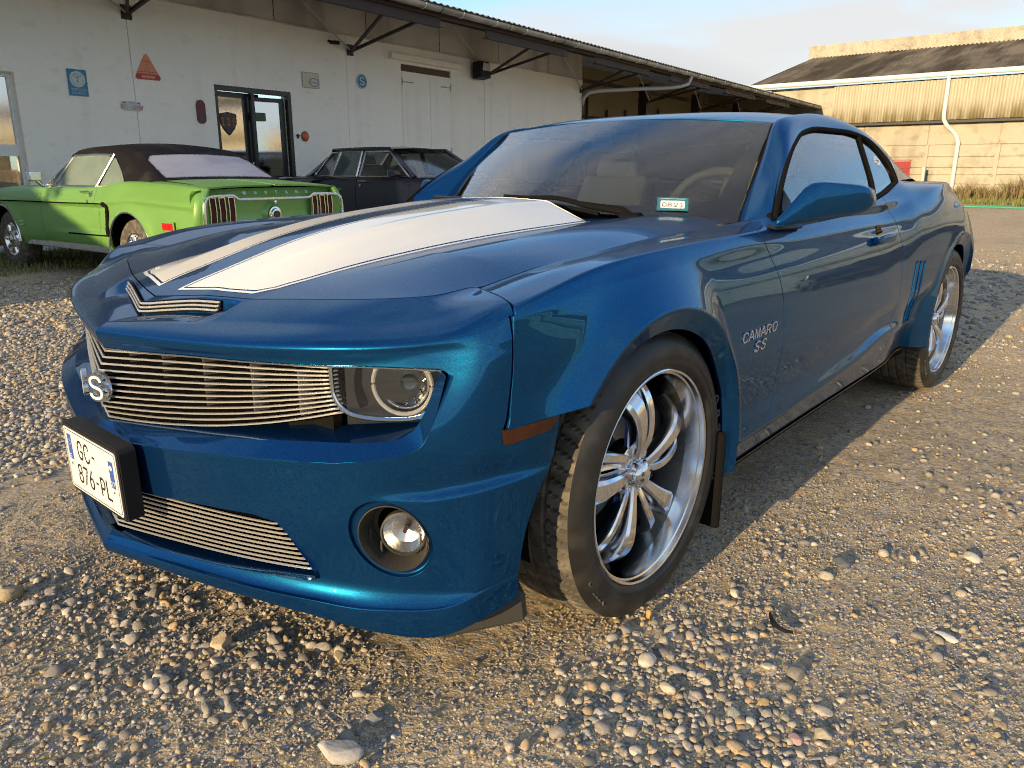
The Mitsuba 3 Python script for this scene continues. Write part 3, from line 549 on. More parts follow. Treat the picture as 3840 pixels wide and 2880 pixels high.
# ---- headlamps: black bucket, halo, projector, clear lens
LX = lambda y, o: np.stack([PLAN(y) - o, y, 0 * y], -1)
lamp_o = smooth_poly(np.array([(.598, .748), (.60, .69), (.612, .662), (.636, .645), (.68, .640), (.726, .642), (.752, .649), (.768, .672), (.785, .748), (.69, .750), (.598, .748)]), 5)
def lamp_sheet(poly, o, n=(40, 30)):
    gy, gz = np.meshgrid(np.linspace(.58, .81, n[0]), np.linspace(.62, .76, n[1]), indexing='ij')
    s = Skin.grid(np.stack([PLAN(gy) - o - .02 * ((gz - .70) / .06) ** 2 * .3, gy, gz], -1), (1, .6, 0)); return s.cut(sdf(s.V[:, 1:], poly))
for s in (1, -1):
    HL = numbered(C('headlamp')); fl = (lambda m: m) if s == 1 else mirror
    rim = np.stack([PLAN(lamp_o[:, 0]) - .083, lamp_o[:, 0], lamp_o[:, 1]], 1)
    put(HL + '__bucket', fl(cat([box((.56, .70, .70), (.03, .30, .16), rz=.86)])), 'lamp_and_shaded_chrome', False)
    put(HL + '__surround', fl(tube(rim, .0045, 8)), 'chrome')
    put(HL + '__lens', fl(lamp_sheet(lamp_o, .085)).mesh(), 'lens_glass')
    c = np.array([.612, .700, .703]); n = np.array([.86, .51, 0]); x = np.array([-.51, .86, 0]); th = np.linspace(0, 2 * np.pi, 49)
    arc = np.radians(np.linspace(115, 425, 60)); halo = c + .060 * (np.cos(arc)[:, None] * x + np.sin(arc)[:, None] * np.array([0, 0, 1.]))
    put(HL + '__halo', fl(tube(halo, .0046, 8)), 'halo_grey'); halo2 = c - n * .012 + .050 * (np.cos(th)[:, None] * x + np.sin(th)[:, None] * np.array([0, 0, 1.]))
    put(HL + '__ring', fl(tube(halo2, .004, 8)), 'satin_chrome')
    bowl = lathe([(.046, .0), (.034, -.03), (.026, -.035)], 40, 'z'); M = np.eye(4); M[:3, 0], M[:3, 1], M[:3, 2], M[:3, 3] = x, (0, 0, 1), n, c - n * .012; M[:3, 1] = np.cross(n, x); bowl.apply_transform(M)
    put(HL + '__reflector', fl(bowl), 'chrome'); ball = trimesh.creation.icosphere(3, .027); ball.apply_transform(M); ball.apply_translation(-n * .03)
    put(HL + '__flute', fl(cat([cyl(c - n * .03 + .030 * (math.cos(q_) * x + math.sin(q_) * np.array([0, 0, 1])), c - n * .012 + .047 * (math.cos(q_) * x + math.sin(q_) * np.array([0, 0, 1])), .0016, 5) for q_ in np.arange(12) * math.pi / 6])), 'chrome')
    labels[HL + '__flute'] = {'kind': 'stuff'}
    put(HL + '__projector', fl(ball), 'solid_glass', True)
    put(HL + '__side_reflector', fl(lamp_sheet(np.array([(.605, .742), (.61, .68), (.632, .653), (.648, .66), (.638, .70), (.640, .742)]), .105).mesh()), 'gloss_black')
# ---- fog lamps in a dished bore
for s in (1, -1):
    K = numbered(C('fog_lamp')); fl = (lambda m: m) if s == 1 else mirror
    M = np.eye(4); M[:3, 0], M[:3, 2] = FS, FN; M[:3, 1] = np.cross(FN, FS)
    def onb(prof, c, n=56, sh=0):
        m = lathe(prof, n, 'z'); v = m.vertices.copy(); v[:, 1] -= .22 * v[:, 0] * sh; m = trimesh.Trimesh(v, m.faces, process=False); X = M.copy(); X[:3, 3] = c; m.apply_transform(X); return m
    # blue bore follows the bumper's skin at its rim
    th = np.linspace(0, 2 * np.pi, 73); rimp = FOG + .083 * (np.cos(th)[:, None] * FS + (np.sin(th) - .22 * np.cos(th))[:, None] * np.array([0, 0, 1.]))
    hit = cKDTree(np.stack([NOSE.reshape(-1, 3) @ FS, NOSE.reshape(-1, 3)[:, 2]], 1)); fr = NOSE.reshape(-1, 3)[:, 0] > .4
    Pn = NOSE.reshape(-1, 3)[fr]; hit = cKDTree(np.stack([Pn @ FS, Pn[:, 2]], 1)); dpt = (Pn @ FN)[hit.query(np.stack([rimp @ FS, rimp[:, 2]], 1))[1]]
    rim3 = rimp + (dpt - rimp @ FN)[:, None] * FN; i1 = FOG + .070 * (np.cos(th)[:, None] * FS + (np.sin(th) - .15 * np.cos(th))[:, None] * np.array([0, 0, 1.])); i1 = i1 + ((dpt - i1 @ FN) * .35 + (FOG @ FN - i1 @ FN - .030) * .65)[:, None] * FN + FS * .004
    G = np.stack([rim3, rim3 * .8 + i1 * .2 - FN * .006, rim3 * .45 + i1 * .55 - FN * .006, i1], 1)
    put(K + '__bore', fl(Skin.grid(G, (0, 0, 0)).mesh()) if False else fl(trimesh.Trimesh(G.reshape(-1, 3), grid_faces(len(th), 4), process=False)), 'blue_paint', 60)
    c2 = FOG - FN * .022 + FS * .004
    put(K + '__housing', fl(onb([(.070, .002), (.068, .004), (.062, -.02), (.052, -.055), (.044, -.056)], c2, 56, .6)), 'dark_grey')
    for a in (200, 235, 330): put(K + '__rib', fl(box(c2 + .056 * (math.cos(math.radians(a)) * FS + math.sin(math.radians(a)) * np.array([0, 0, 1])) - FN * .03, (.004, .004, .05), rz=.64)), 'dark_grey', False)
    cl = FOG - FN * .048 + FS * .020
    put(K + '__bezel', fl(onb([(.047, -.01), (.047, .006), (.043, .008), (.042, .0)], cl, 40)), 'dark_grey'); put(K + '__reflector', fl(onb([(.043, .0), (.03, -.02), (.008, -.028), (.0, -.028)], cl, 40)), 'satin_chrome')
    put(K + '__bulb', fl(onb([(.0, -.008), (.004, -.009), (.0045, -.02), (.0045, -.028)], cl + FN * .002, 16)), 'amber_lens'); put(K + '__lens', fl(onb([(.0, .009), (.02, .0085), (.043, .005)], cl, 40)), 'lens_glass')
# ---- wheels
def wheel(c, tw, lip, steer=0.):
    """parts of one wheel; outer face towards +y at lip"""
    K = numbered(C('wheel')); M = trimesh.transformations.rotation_matrix(steer, [0, 0, 1]); side = 1 if c[1] > 0 else -1
    def go(m):
        if side < 0: m = mirror(m)
        m = m.copy() if not isinstance(m, tuple) else m; m.apply_transform(M); m.apply_translation([c[0], 0, c[1] if len(c) < 3 else c[2]]); return m
    y1 = lip; R = WR; y0 = y1 - tw
    # tyre: carcass with grooved tread
    g = []; yc = (y0 + y1) / 2; half = tw / 2
    tread = np.linspace(-1, 1, 41); grooves = (-.46, -.14, .16, .50)
    for t in tread:
        r = R - .0035 - .010 * abs(t) ** 3.2
        if min(abs(t - q) for q in grooves) < .024: r -= .007
        g.append((r, yc + t * (half - .012)))
    prof = [(RL - .006, y0 + .02), (RL + .012, y0 + .006), (RL + .05, y0 - .006), (R - .035, y0 + .0)] + g + [(R - .022, y1 - .004), (R - .034, y1 + .004), (RL + .052, y1 + .010), (RL + .036, y1 + .0115), (RL + .034, y1 + .0095), (RL + .022, y1 + .0085), (RL + .016, y1 + .0095), (RL + .010, y1 + .004), (RL + .001, y1 - .004), (RL - .006, y1 - .02)]
    n = 432; ty = lathe(prof, n, 'y'); v = ty.vertices.reshape(len(prof), n, 3); th = np.arange(n)
    for k in range(4, 4 + 41):
        t = tread[k - 4]; a = abs(t)
        if .50 < a < .97:
            cut = ((th + (int(4 * (a - .52) / .48)) + (3 if t < 0 else 0)) % 6 == 0); d = .0075
        elif .2 < a < .44: cut = ((th + int(8 * a)) % 12 == 0); d = .003
        else: cut = np.zeros(n, bool); d = 0
        rr = np.hypot(v[k, :, 0], v[k, :, 2]); sc = np.where(cut, (rr - d) / rr, 1); v[k, :, 0] *= sc; v[k, :, 2] *= sc
    ty = trimesh.Trimesh(v.reshape(-1, 3), ty.faces, process=False); nf = np.arange(len(ty.faces)) % ((len(prof) - 1) * n) // n
    tr = (nf >= 3) & (nf < 44)
    put(K + '__tread', go(trimesh.Trimesh(ty.vertices, ty.faces[tr])), 'tread_rubber', 28); put(K + '__tyre', go(trimesh.Trimesh(ty.vertices, ty.faces[~tr])), 'side_rubber', 60)
    # chrome rim with a stepped lip; inner barrel darkened to paint in its shade
    b = [(RL + .001, y1 - .006), (RL + .003, y1 - .001), (RL, y1 + .001), (RL - .005, y1 - .001), (RL - .007, y1 - .012), (RL - .011, y1 - .014), (RL - .014, y1 - .03), (RL - .018, y1 - .052)]
    put(K + '__rim', go(lathe(b, 128, 'y')), 'chrome', 50); put(K + '__barrel', go(lathe([(RL - .018, y1 - .052), (RL - .024, y1 - .085), (RL - .032, y1 - .12), (RL - .036, y1 - .15), (RL - .03, y0 + .02)], 96, 'y')), 'lamp_and_shaded_chrome', 50)
    hub = y1 - .052
    put(K + '__hub', go(cat([lathe([(.0, hub - .004), (.062, hub - .006), (.074, hub - .014), (.076, hub - .06), (.05, hub - .07)], 48, 'y')])), 'chrome', 40)
    put(K + '__cap', go(lathe([(.0, hub + .030), (.016, hub + .0285), (.029, hub + .023), (.036, hub + .014), (.037, hub - .006)], 40, 'y')), 'chrome', 50)
    put(K + '__cap_lettering', go(cat([text('Racing', .011, (-.001, hub + .0275, .0015 + .006), (1, 0, -.0), (0, 0, -1), .0012), text('American', .009, (-.001, hub + .0275, -.008), (1, 0, 0), (0, 0, -1), .0012)])), 'plate_black', False)
    for k in range(5):
        a0 = math.radians(90 + 72 * k - 4); er = lambda a: np.array([math.cos(a), 0, math.sin(a)]); 
        def rib(pts, w, h, crown):
            """sweep of a faceted section: pts = (radius, angle offset, y), w = half widths, h = depths"""
            P = np.array([r * er(a0 + math.radians(d)) + np.array([0, y, 0]) for r, d, y in pts]); cc = np.linspace(0, 1, len(P)); q = np.linspace(0, 1, 26)
            P = CubicSpline(cc, P)(q); w = np.interp(q, cc, w); h = np.interp(q, cc, h); t = np.gradient(P, axis=0); t /= np.linalg.norm(t, axis=1, keepdims=True); yv = np.array([0, 1., 0]); yv = yv - t * (t @ yv)[:, None]; yv /= np.linalg.norm(yv, axis=1, keepdims=True); s = np.cross(t, yv)
            sec = np.array([(-1, -1), (-1, -.25), (-.92, .0), (-.62, crown * .5), (.62, crown * .5), (.92, .0), (1, -.25), (1, -1)])
            V = P[:, None] + sec[None, :, :1] * w[:, None, None] * s[:, None] + sec[None, :, 1:] * h[:, None, None] * yv[:, None]
            m = len(q); n_ = 8; i, j = np.meshgrid(np.arange(m - 1), np.arange(n_), indexing='ij'); kk = (j + 1) % n_
            F = np.stack([i * n_ + j, i * n_ + kk, (i + 1) * n_ + kk, (i + 1) * n_ + j], -1).reshape(-1, 4); F = np.vstack([F[:, [0, 1, 2]], F[:, [0, 2, 3]], [[0, a, a + 1] for a in range(1, 7)], [[(m - 1) * n_, (m - 1) * n_ + a + 1, (m - 1) * n_ + a] for a in range(1, 7)]])
            return trimesh.Trimesh(V.reshape(-1, 3), F, process=False)
        wide = rib([(.040, -3, hub + .004), (.10, -5, hub + .018), (.160, -8, hub + .024), (.205, -10, hub + .010), (.246, -11, hub - .040)], (.013, .018, .026, .032, .034), (.02, .026, .030, .032, .03), .42)
        thin = rib([(.045, 24, hub - .004), (.085, 25, hub + .010), (.13, 20, hub + .014), (.19, 14, hub + .004), (.244, 11, hub - .044)], (.008, .012, .0125, .013, .013), (.018, .024, .026, .028, .026), .30)
        web = rib([(.06, 2, hub - .014), (.12, 2, hub - .014), (.18, 1, hub - .018), (.243, -2, hub - .05)], (.022, .022, .018, .02), (.012, .012, .012, .012), 0.)
        put(K + '__spoke', go(cat([wide, thin, web])), 'chrome', 24)
        put(K + '__lug_nut', go(lathe([(0, hub + .004), (.010, hub + .002), (.012, hub - .01)], 10, 'y', .054 * er(a0 + .62))), 'satin_chrome', 30)
    put(K + '__brake_disc', go(lathe([(.06, y1 - .19), (.172, y1 - .19), (.176, y1 - .196), (.172, y1 - .21)], 64, 'y')), 'satin_chrome', 30)
    put(K + '__brake_hat', go(lathe([(0, y1 - .15), (.075, y1 - .155), (.08, y1 - .19)], 40, 'y')), 'dark_grey', 30)
    put(K + '__caliper', go(box((.0, y1 - .18, 0), (.08, .07, .17), bevel=.012).apply_translation([.135, 0, .05])), 'plate_blue', False)
    put(K + '__back', go(lathe([(0, y0 + .06), (.25, y0 + .05)], 40, 'y')), 'matte_black')
    if side > 0:
        for s_, a, r, h in (('P', 196, .332, .030), ('Z', 180, .332, .030), ('E', 172, .332, .030), ('R', 164, .332, .030), ('O', 156, .332, .030), ('245', 28, .318, .015), ('/45R', 19, .318, .015), ('20', 11, .318, .015), ('P', -30, .328, .022), ('ZERO', -42, .328, .022)):
            an = math.radians(a); e = er(an); tdir = np.array([math.sin(an), 0, -math.cos(an)])
            put(K + '__lettering', go(text(s_, h, e * (r - .002) + np.array([0, y1 + .0085, 0]), -tdir * -1, e, .004)), 'letter_rubber', False)
    return K
wheel((FA[0], 1, WR), .262, .910, .030); wheel((RA[0], 1, WR), .285, .905)
wheel((FA[0], -1, WR), .262, .899); wheel((RA[0], -1, WR), .285, .905)
# ---- door mirror: a faceted housing on a stalk
def rounded(pts, r, n=14, loops=0):
    m = trimesh.convex.convex_hull(np.vstack([np.asarray(p) + trimesh.creation.icosphere(1, r).vertices for p in pts])); return m
def mirror_shell():
    m = rounded(front_face + back + [(-.705, .868, .955), (-.86, .875, .950)], .009); mm = manifold3d.Manifold(manifold3d.Mesh(m.vertices.astype(np.float32), m.faces.astype(np.uint32))).refine_to_length(.008).to_mesh(); m = trimesh.Trimesh(mm.vert_properties[:, :3], mm.tri_verts)
    return trimesh.smoothing.filter_taubin(m, .5, -.52, 10)
front_face = [(-.785, .925, 1.063), (-.805, .947, 1.071), (-.957, 1.0, 1.064), (-.985, 1.028, 1.054), (-1.035, 1.034, 1.012), (-1.005, 1.022, .993), (-.925, .98, .988), (-.775, .935, .978), (-.770, .938, 1.026), (-1.0, 1.034, 1.035)]
back = [(-.90, .93, 1.055), (-1.07, 1.02, 1.046), (-1.09, 1.022, 1.01), (-1.06, .995, .996), (-.90, .93, .99)]
for s in (1, -1):
    K = numbered(C('mirror')); fl = (lambda m: m) if s == 1 else (lambda m: mirror(m).apply_translation([-.13, .03, -.01]))
    h = mirror_shell(); foot = rounded([(-.705, .860, .950), (-.90, .862, .942), (-.72, .88, .953), (-.88, .88, .950), (-.80, .93, .985), (-.88, .94, .985)], .008)
    put(K + '__housing', fl(h), 'blue_paint', True); put(K + '__foot', fl(foot), 'blue_paint', 28)
    put(K + '__base', fl(rounded([(-.69, .850, .950), (-.915, .852, .944), (-.70, .868, .944), (-.90, .868, .938)], .005)), 'black_plastic', 30)
    put(K + '__glass', fl(box((-1.055, .975, 1.02), (.004, .10, .05), rz=.35, bevel=.002)), 'chrome', False)
# ---- door handle with its recessed cup
hx_, hz_ = -1.655, .857
K = numbered(DOORK[0] + '__handle')
for kk, s in zip(DOORK, (1, -1)):
    fl = (lambda m: m) if s == 1 else mirror; yb = side_y(hx_, hz_)
    put(kk + '__handle', fl(rounded([(-1.565, yb + .020, .853), (-1.60, yb + .026, .862), (-1.60, yb + .026, .848), (-1.72, yb + .030, .866), (-1.72, yb + .030, .850), (-1.755, yb + .022, .860), (-1.75, yb + .005, .862), (-1.57, yb + .004, .853)], .008)), 'blue_paint', 40)
    put(kk + '__handle_cup', fl(extrude(shapely.Point(0, 0).buffer(1), .006, (-1.655, yb - .002, .857), (-.040, 0, 0), (0, -.012, .052))), 'gloss_black', False)
    put(kk + '__handle_mount', fl(box((-1.572, yb + .010, .854), (.03, .026, .028), bevel=.006)), 'blue_paint', False)
# ---- louvres on the quarter panel: three slanted slots
for kk, s in zip(QK, (1, -1)):
    fl = (lambda m: m) if s == 1 else mirror
    for i in range(3):
        a, b = np.array([-2.115 - .058 * i, .735 - .004 * i]), np.array([-2.045 - .058 * i, .478 - .006 * i]); t = np.linspace(0, 1, 24)[:, None]; q = a * (1 - t) + b * t
        yv = SIDE_SKIN.V[_sidetree.query(q)[1], 1]; yv = np.convolve(np.pad(yv, 3, 'edge'), np.ones(7) / 7, 'valid'); Pq = np.stack([q[:, 0], yv, q[:, 1]], 1)
        put(kk + '__louvre', fl(tube(Pq + [.004, .001, 0], .0045, 6)), 'blue_paint', True); put(kk + '__louvre_slot', fl(tube(Pq + [-.007, -.0035, 0], .0065, 6)), 'matte_black', True)
# ---- lettering on the front fender
yb = side_y(-.5, .66); bx = np.array([-1., 0, .012]); 
def letters(word, h, x0, x1, z0, z1, ital, key, bs, th):
    n = len(word)
    for i, ch in enumerate(word):
        f = (i + .5) / n; x = x0 + (x1 - x0) * f; z = z0 + (z1 - z0) * f
        m = text(ch, h, (x, side_y(x, z) + .001, z), (-1, 0, .0), (ital * -1, 0, 1), .0035); c_ = m.vertices.mean(0); wdt = np.ptp(m.vertices[:, 0]); m.vertices[:, 0] = c_[0] + (m.vertices[:, 0] - c_[0]) * (abs(x1 - x0) / n * .86 / wdt)
        put(key, m, bs, False)
letters('CAMARO', .028, -.392, -.628, .667, .671, .12, C('fender') + '__lettering', 'chrome', .004)
letters('SS', .030, -.462, -.548, .632, .634, .35, C('fender') + '__lettering', 'chrome', .004)
# ---- amber side marker, mud flap, wiper
mk = np.array([(.525, .628), (.397, .640), (.413, .612), (.520, .597)]); mp = smooth_poly(np.vstack([mk, mk[:1]]), 6)
msk = Skin(np.vstack([NS.V, SIDE_SKIN.V + 0]), np.vstack([NS.F, SIDE_SKIN.F + len(NS.V)]), np.vstack([NS.N, SIDE_SKIN.N]))
both(C('marker_lamp'), lifted(NS.cut(np.where(NS.V[:, 1] > .8, sdf(NS.V[:, [0, 2]], mk), -1)), .0045).mesh(.008), 'amber_lens')
both(C('mud_flap'), cat([box((-.350, .865, .262), (.018, .13, .29), bevel=.006)]), 'matte_black', False)
def screen_pt(u, v, h=.012):
    p = wsheet(np.array([abs(u)]), np.array([v]))[0]; return np.array([p[0] + h * .4, p[1] * np.sign(u or 1), p[2] + h])
wp = [np.array([-.775, .40, .957]), np.array([-.735, .32, .985]), np.array([-.69, .10, 1.005]), np.array([-.655, -.06, 1.010])]
put(C('wiper'), cat([tube(smooth_poly(np.array([(-.592, .440, .958), (-.600, .392, .982), (-.580, .315, .992), (-.572, .25, 1.000)]), 8), np.linspace(.016, .010, 32), 6, up=(0, 0, 1)), tube(smooth_poly(np.array([(-.572, .25, 1.000), (-.570, .12, 1.019), (-.558, .03, 1.018), (-.555, -.08, 1.022)]), 6), np.linspace(.009, .005, 24), 6, up=(0, 0, 1)), box((-.60, .43, .962), (.06, .07, .03), rz=.3, bevel=.008)]), 'matte_black', 40)
put(C('wiper__blade'), tube(smooth_poly(np.array([(-.560, .33, .972), (-.552, .20, .990), (-.545, .05, 1.004), (-.545, -.2, 1.006)]), 6), .007, 6), 'matte_black', 40)
put(C('wiper'), tube(smooth_poly(np.array([(-.66, -.34, .985), (-.66, -.40, 1.0), (-.68, -.52, 1.0), (-.70, -.6, 1.0)]), 6), .009, 6), 'black_plastic', 40)
put(C('wiper__mount'), box((-.66, -.36, .99), (.05, .09, .035), rz=.3, bevel=.008), 'black_plastic', False)
put(C('cowl'), cat([box((-.69, .50, .945), (.16, .42, .01), rz=.25)]), 'black_plastic', False)
# ---- number plate in a black holder
pn = np.array([math.cos(.05), math.sin(.05), -.04]); pn /= np.linalg.norm(pn); px = np.array([-math.sin(.05), math.cos(.05), -.062]); px -= pn * (pn @ px); px /= np.linalg.norm(px); pyv = np.cross(pn, px); pc0 = np.array([.972, .058, .461]); PWD, PHT = .2465, .152
PK = C('number_plate')
def onp(poly, d, h): return extrude(poly, h, pc0 + pn * d, px, pyv)
hd = rrect(PWD + .022, PHT + .022, .014); put(PK + '__holder', cat([onp(hd, -.038, .036), onp(hd.buffer(-.004), -.004, .004)]), 'black_plastic', False)
put(PK, onp(rrect(PWD, PHT, .008), .0005, .0015), 'plate_white', False)
put(PK + '__border', onp(rrect(PWD - .008, PHT - .008, .007).difference(rrect(PWD - .0115, PHT - .0115, .006)), .0021, .0004), 'plate_black', False)
for cx, cy, w, h in ((-.0985, .030, .020, .062), (.0965, .019, .020, .064)): put(PK + '__band', onp(shapely.box(cx - w / 2, cy - h / 2, cx + w / 2, cy + h / 2), .0021, .0004), 'plate_blue', False)
def ptext(s, h, cx, cy, bs, sx=1., key='__lettering', bold=False):
    m = text(s, h, (0, 0, 0), (1, 0, 0), (0, 1, 0), .0006); v = m.vertices; v[:, 0] *= sx; m.vertices = pc0 + pn * .0026 + v[:, :1] * px + v[:, 1:2] * pyv + v[:, 2:] * pn; put(PK + key, m, bs, False)
ptext('GC-', .046, -.016, .0, 'plate_black') if False else None
def prow_(s, h, x0, x1, cy):
    wd = (x1 - x0) / len(s)
    for i, ch in enumerate(s):
        m = text(ch, h if ch != '-' else h * .9, (0, 0, 0), (1, 0, 0), (0, 1, 0), .0006); v = m.vertices; w = np.ptp(v[:, 0])
        v[:, 0] *= min(1., wd * .80 / w) if ch != '-' else wd * .4 / w
        m.vertices = pc0 + pn * .0022 + (v[:, :1] + x0 + wd * (i + .5)) * px + (v[:, 1:2] + cy) * pyv + v[:, 2:] * pn; put(PK + '__lettering', m, 'plate_black', False)
prow_('GC-', .047, -.064, .030, .034); prow_('876-PL', .047, -.078, .084, -.028)
for s_, h, cx, cy in (('F', .013, -.0985, .006), ('07', .012, .0965, -.002)):
    m = text(s_, h, (0, 0, 0), (1, 0, 0), (0, 1, 0), .0006); v = m.vertices; m.vertices = pc0 + pn * .0028 + (v[:, :1] + cx) * px + (v[:, 1:2] + cy) * pyv + v[:, 2:] * pn; put(PK + '__lettering', m, 'plate_white', False)
stars = shapely.union_all([shapely.Point(-.0985 + .0065 * math.cos(a), .042 + .0065 * math.sin(a)).buffer(.0009) for a in np.arange(12) * math.pi / 6]); put(PK + '__stars', onp(stars, .0028, .0004), 'red_lens' if False else 'plate_white', False)
put(PK + '__emblem', onp(shapely.Point(.0965, .036).buffer(.006), .0028, .0004), 'plate_white', False)
for cx, cy in ((-.0985, -.012), (.0985, -.022)): put(PK + '__screw', onp(shapely.Point(cx, cy).buffer(.0032), .0021, .0016), 'satin_chrome', False)
# ---- inside: dashboard, seats, steering wheel, mirror, stickers
put(C('dashboard'), cat([Skin.grid(loft([[(-.86, -.62, .93), (-.80, -.3, .955), (-.80, .3, .955), (-.86, .64, .93)], [(-1.0, -.62, .965), (-1.0, -.3, .955), (-.98, .3, .985), (-1.0, .64, .965)], [(-1.12, -.62, .95), (-1.13, -.3, .93), (-1.13, .3, .97), (-1.12, .64, .95)], [(-1.14, -.62, .75), (-1.15, -.3, .72), (-1.15, .3, .75), (-1.14, .64, .75)]], 40, 24), (0, 0, 1)).mesh()[k] for k in ()] or [rounded([(-.85, -.58, .90), (-.85, .62, .90), (-1.08, -.6, .93), (-1.10, .62, .93), (-1.02, .52, .965), (-1.02, .24, .965), (-1.12, -.6, .7), (-1.12, .62, .7)], .02)]), 'interior_dark', 40)
for s in (1, -1):
    S_ = numbered(C('seat')); fl = (lambda m: m) if s == 1 else mirror
    put(S_ + '__backrest', fl(rounded([(-1.50, .20, .62), (-1.50, .56, .62), (-1.70, .23, 1.05), (-1.70, .53, 1.05), (-1.60, .18, .62), (-1.60, .58, .62), (-1.77, .24, 1.04), (-1.77, .52, 1.04)], .035)), 'beige_leather', 50)
    put(S_ + '__headrest', fl(rounded([(-1.72, .29, 1.10), (-1.72, .47, 1.10), (-1.74, .30, 1.19), (-1.74, .46, 1.19), (-1.79, .30, 1.12), (-1.79, .46, 1.12)], .03)), 'beige_leather', 50)
    put(S_ + '__cushion', fl(rounded([(-1.1, .2, .60), (-1.1, .56, .60), (-1.5, .2, .58), (-1.5, .56, .58)], .05)), 'beige_leather', 50)
th = np.linspace(0, 2 * np.pi, 49)[:-1]; c = np.array([-1.20, .39, .945]); ax, ay = np.array([0, 1., 0]), np.array([-.42, 0, .90])
tor = np.vstack([c + .182 * (np.cos(a) * ax + np.sin(a) * ay) for a in np.linspace(0, 2 * np.pi, 60)])
put(C('steering_wheel'), tube(tor, .016, 10, up=(.9, 0, .42)), 'beige_leather', True); put(C('steering_wheel__hub'), rounded([c + (-.02, .07, .03), c + (-.02, -.07, .03), c + (0, 0, -.09), c + (.03, .15, 0), c + (.03, -.15, 0)], .02), 'interior_dark', 40)
put(C('rear_view_mirror'), cat([rounded([(-1.13, -.11, 1.185), (-1.12, .09, 1.185), (-1.13, -.10, 1.235), (-1.12, .10, 1.24)], .012)]), 'interior_grey', 40); put(C('rear_view_mirror__stalk'), cyl((-1.12, 0, 1.23), (-1.10, 0, 1.29), .012, 8), 'interior_grey')
put(C('rear_view_mirror__dot_matrix'), extrude(rrect(.10, .03, .004), .001, (-1.104, -.045, 1.205), (0, 1, 0), (-.1, 0, .99)), 'plate_blue', False)
put(C('headliner'), Skin.grid(loft([[(-1.17, -.55, 1.262), (-1.17, 0, 1.285), (-1.17, .55, 1.262)], [(-1.6, -.53, 1.29), (-1.6, 0, 1.32), (-1.6, .53, 1.29)], [(-2.3, -.5, 1.2), (-2.3, 0, 1.25), (-2.3, .5, 1.2)]], 20, 20), (0, 0, -1)).mesh(), 'interior_grey')
put(C('interior_shell'), cat([box((-1.7, .835, .80), (2.0, .01, .30)), box((-1.7, -.835, .80), (2.0, .01, .30)), box((-2.35, 0, .95), (.5, 1.2, .10)), box((-1.95, .2, .8), (.12, 1.1, .40), ry=.2)]), 'interior_dark', False)
# sticker on the screen
so_ = wsheet(np.array([.735]), np.array([.135]))[0]; su = wsheet(np.array([.775]), np.array([.135]))[0] - so_; su /= np.linalg.norm(su); sv = wsheet(np.array([.735]), np.array([.20]))[0] - so_; sv -= su * (su @ sv); sv /= np.linalg.norm(sv); sn = np.cross(su, sv)
if sn[0] < 0: sn = -sn
su = np.cross(sv, sn)
ok = so_ + sn * .0025
put(C('windscreen__sticker'), extrude(rrect(.100, .060, .002), .0006, ok, su, sv), mat('teal_print', prin((.02, .13, .18), .5)), False, label='small teal inspection sticker reading 08 21')
put(C('windscreen__sticker_field'), extrude(rrect(.078, .034, .004, 0, -.002), .0004, ok + sn * .0008, su, sv), 'plate_white', False)
for s_, h, cx, cy in (('08', .020, -.018, -.004), ('21', .020, .020, -.004), ('Texas Department of Transportation', .0035, 0, .0235)):
    put(C('windscreen__sticker_print'), text(s_, h, ok + sn * .0014 + su * cx + sv * cy, su, sv, .0004), 'plate_black' if h > .01 else 'plate_white', False)
# ================================================================ surroundings
def wall_tone(p, n, uv):
    s = fbm(p.x * 1.3, p.y * 1.3, p.z * .5, 4); st = sst(.52, .8, fbm(p.x * 5, p.y * 5, p.z * .45, 3)); g = fbm(p.x * 40, p.y * 40, p.z * 40, 2)
    dirt = sst(.62, .78, fbm(p.x * 9, p.y * 9, p.z * 9, 3)) * .10
    return mix((.90, .845, .76), (.84, .785, .70), s) * (1 - .06 * st - .6 * dirt) * (.96 + .08 * g)
scene['white_render'] = two({'type': 'bumpmap', 'arbitrary': mikit.proc(lambda p, n, uv: fbm(p.x * 22, p.y * 22, p.z * 22, 3) * .004 + fbm(p.x * 1.5, p.y * 1.5, p.z * 1.5, 2) * .006, 2e-3), 'scale': 1.0, 'bsdf': {'type': 'diffuse', 'reflectance': mikit.proc(wall_tone)}})
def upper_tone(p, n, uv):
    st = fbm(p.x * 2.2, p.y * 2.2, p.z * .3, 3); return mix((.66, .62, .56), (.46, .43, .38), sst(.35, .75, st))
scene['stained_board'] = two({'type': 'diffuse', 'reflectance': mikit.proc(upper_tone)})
scene['door_black'] = prin((.010, .010, .012), .35)
scene['mirror_pane'] = two({'type': 'roughconductor', 'material': 'none', 'alpha': .006, 'specular_reflectance': rgb((.62, .64, .66))})
def rust(p, n, uv): return mix((.045, .022, .020), (.025, .018, .018), fbm(p.x * 4, p.y * 4, p.z * 4, 3))
scene['dark_steel'] = prin(mikit.proc(rust), .6)
def gut(p, n, uv): return mix((.42, .39, .33), (.25, .23, .19), sst(.35, .7, fbm(p.x * 2.2, p.y * 2.2, p.z * 3, 3)))
scene['gutter_zinc'] = prin(mikit.proc(gut), .5, .2)
scene['white_pipe'] = prin((.66, .66, .64), .4)
scene['grey_pipe'] = prin((.45, .45, .44), .5)
def shed_tone(p, n, uv): return mix((.40, .33, .20), (.27, .22, .14), fbm(p.x * .9, p.y * .9, p.z * .9, 4))
scene['beige_cladding'] = prin(mikit.proc(shed_tone), .8)
UA = np.array([.99364, .1126, 0.]); UN = np.array([-.1126, .99364, 0.])
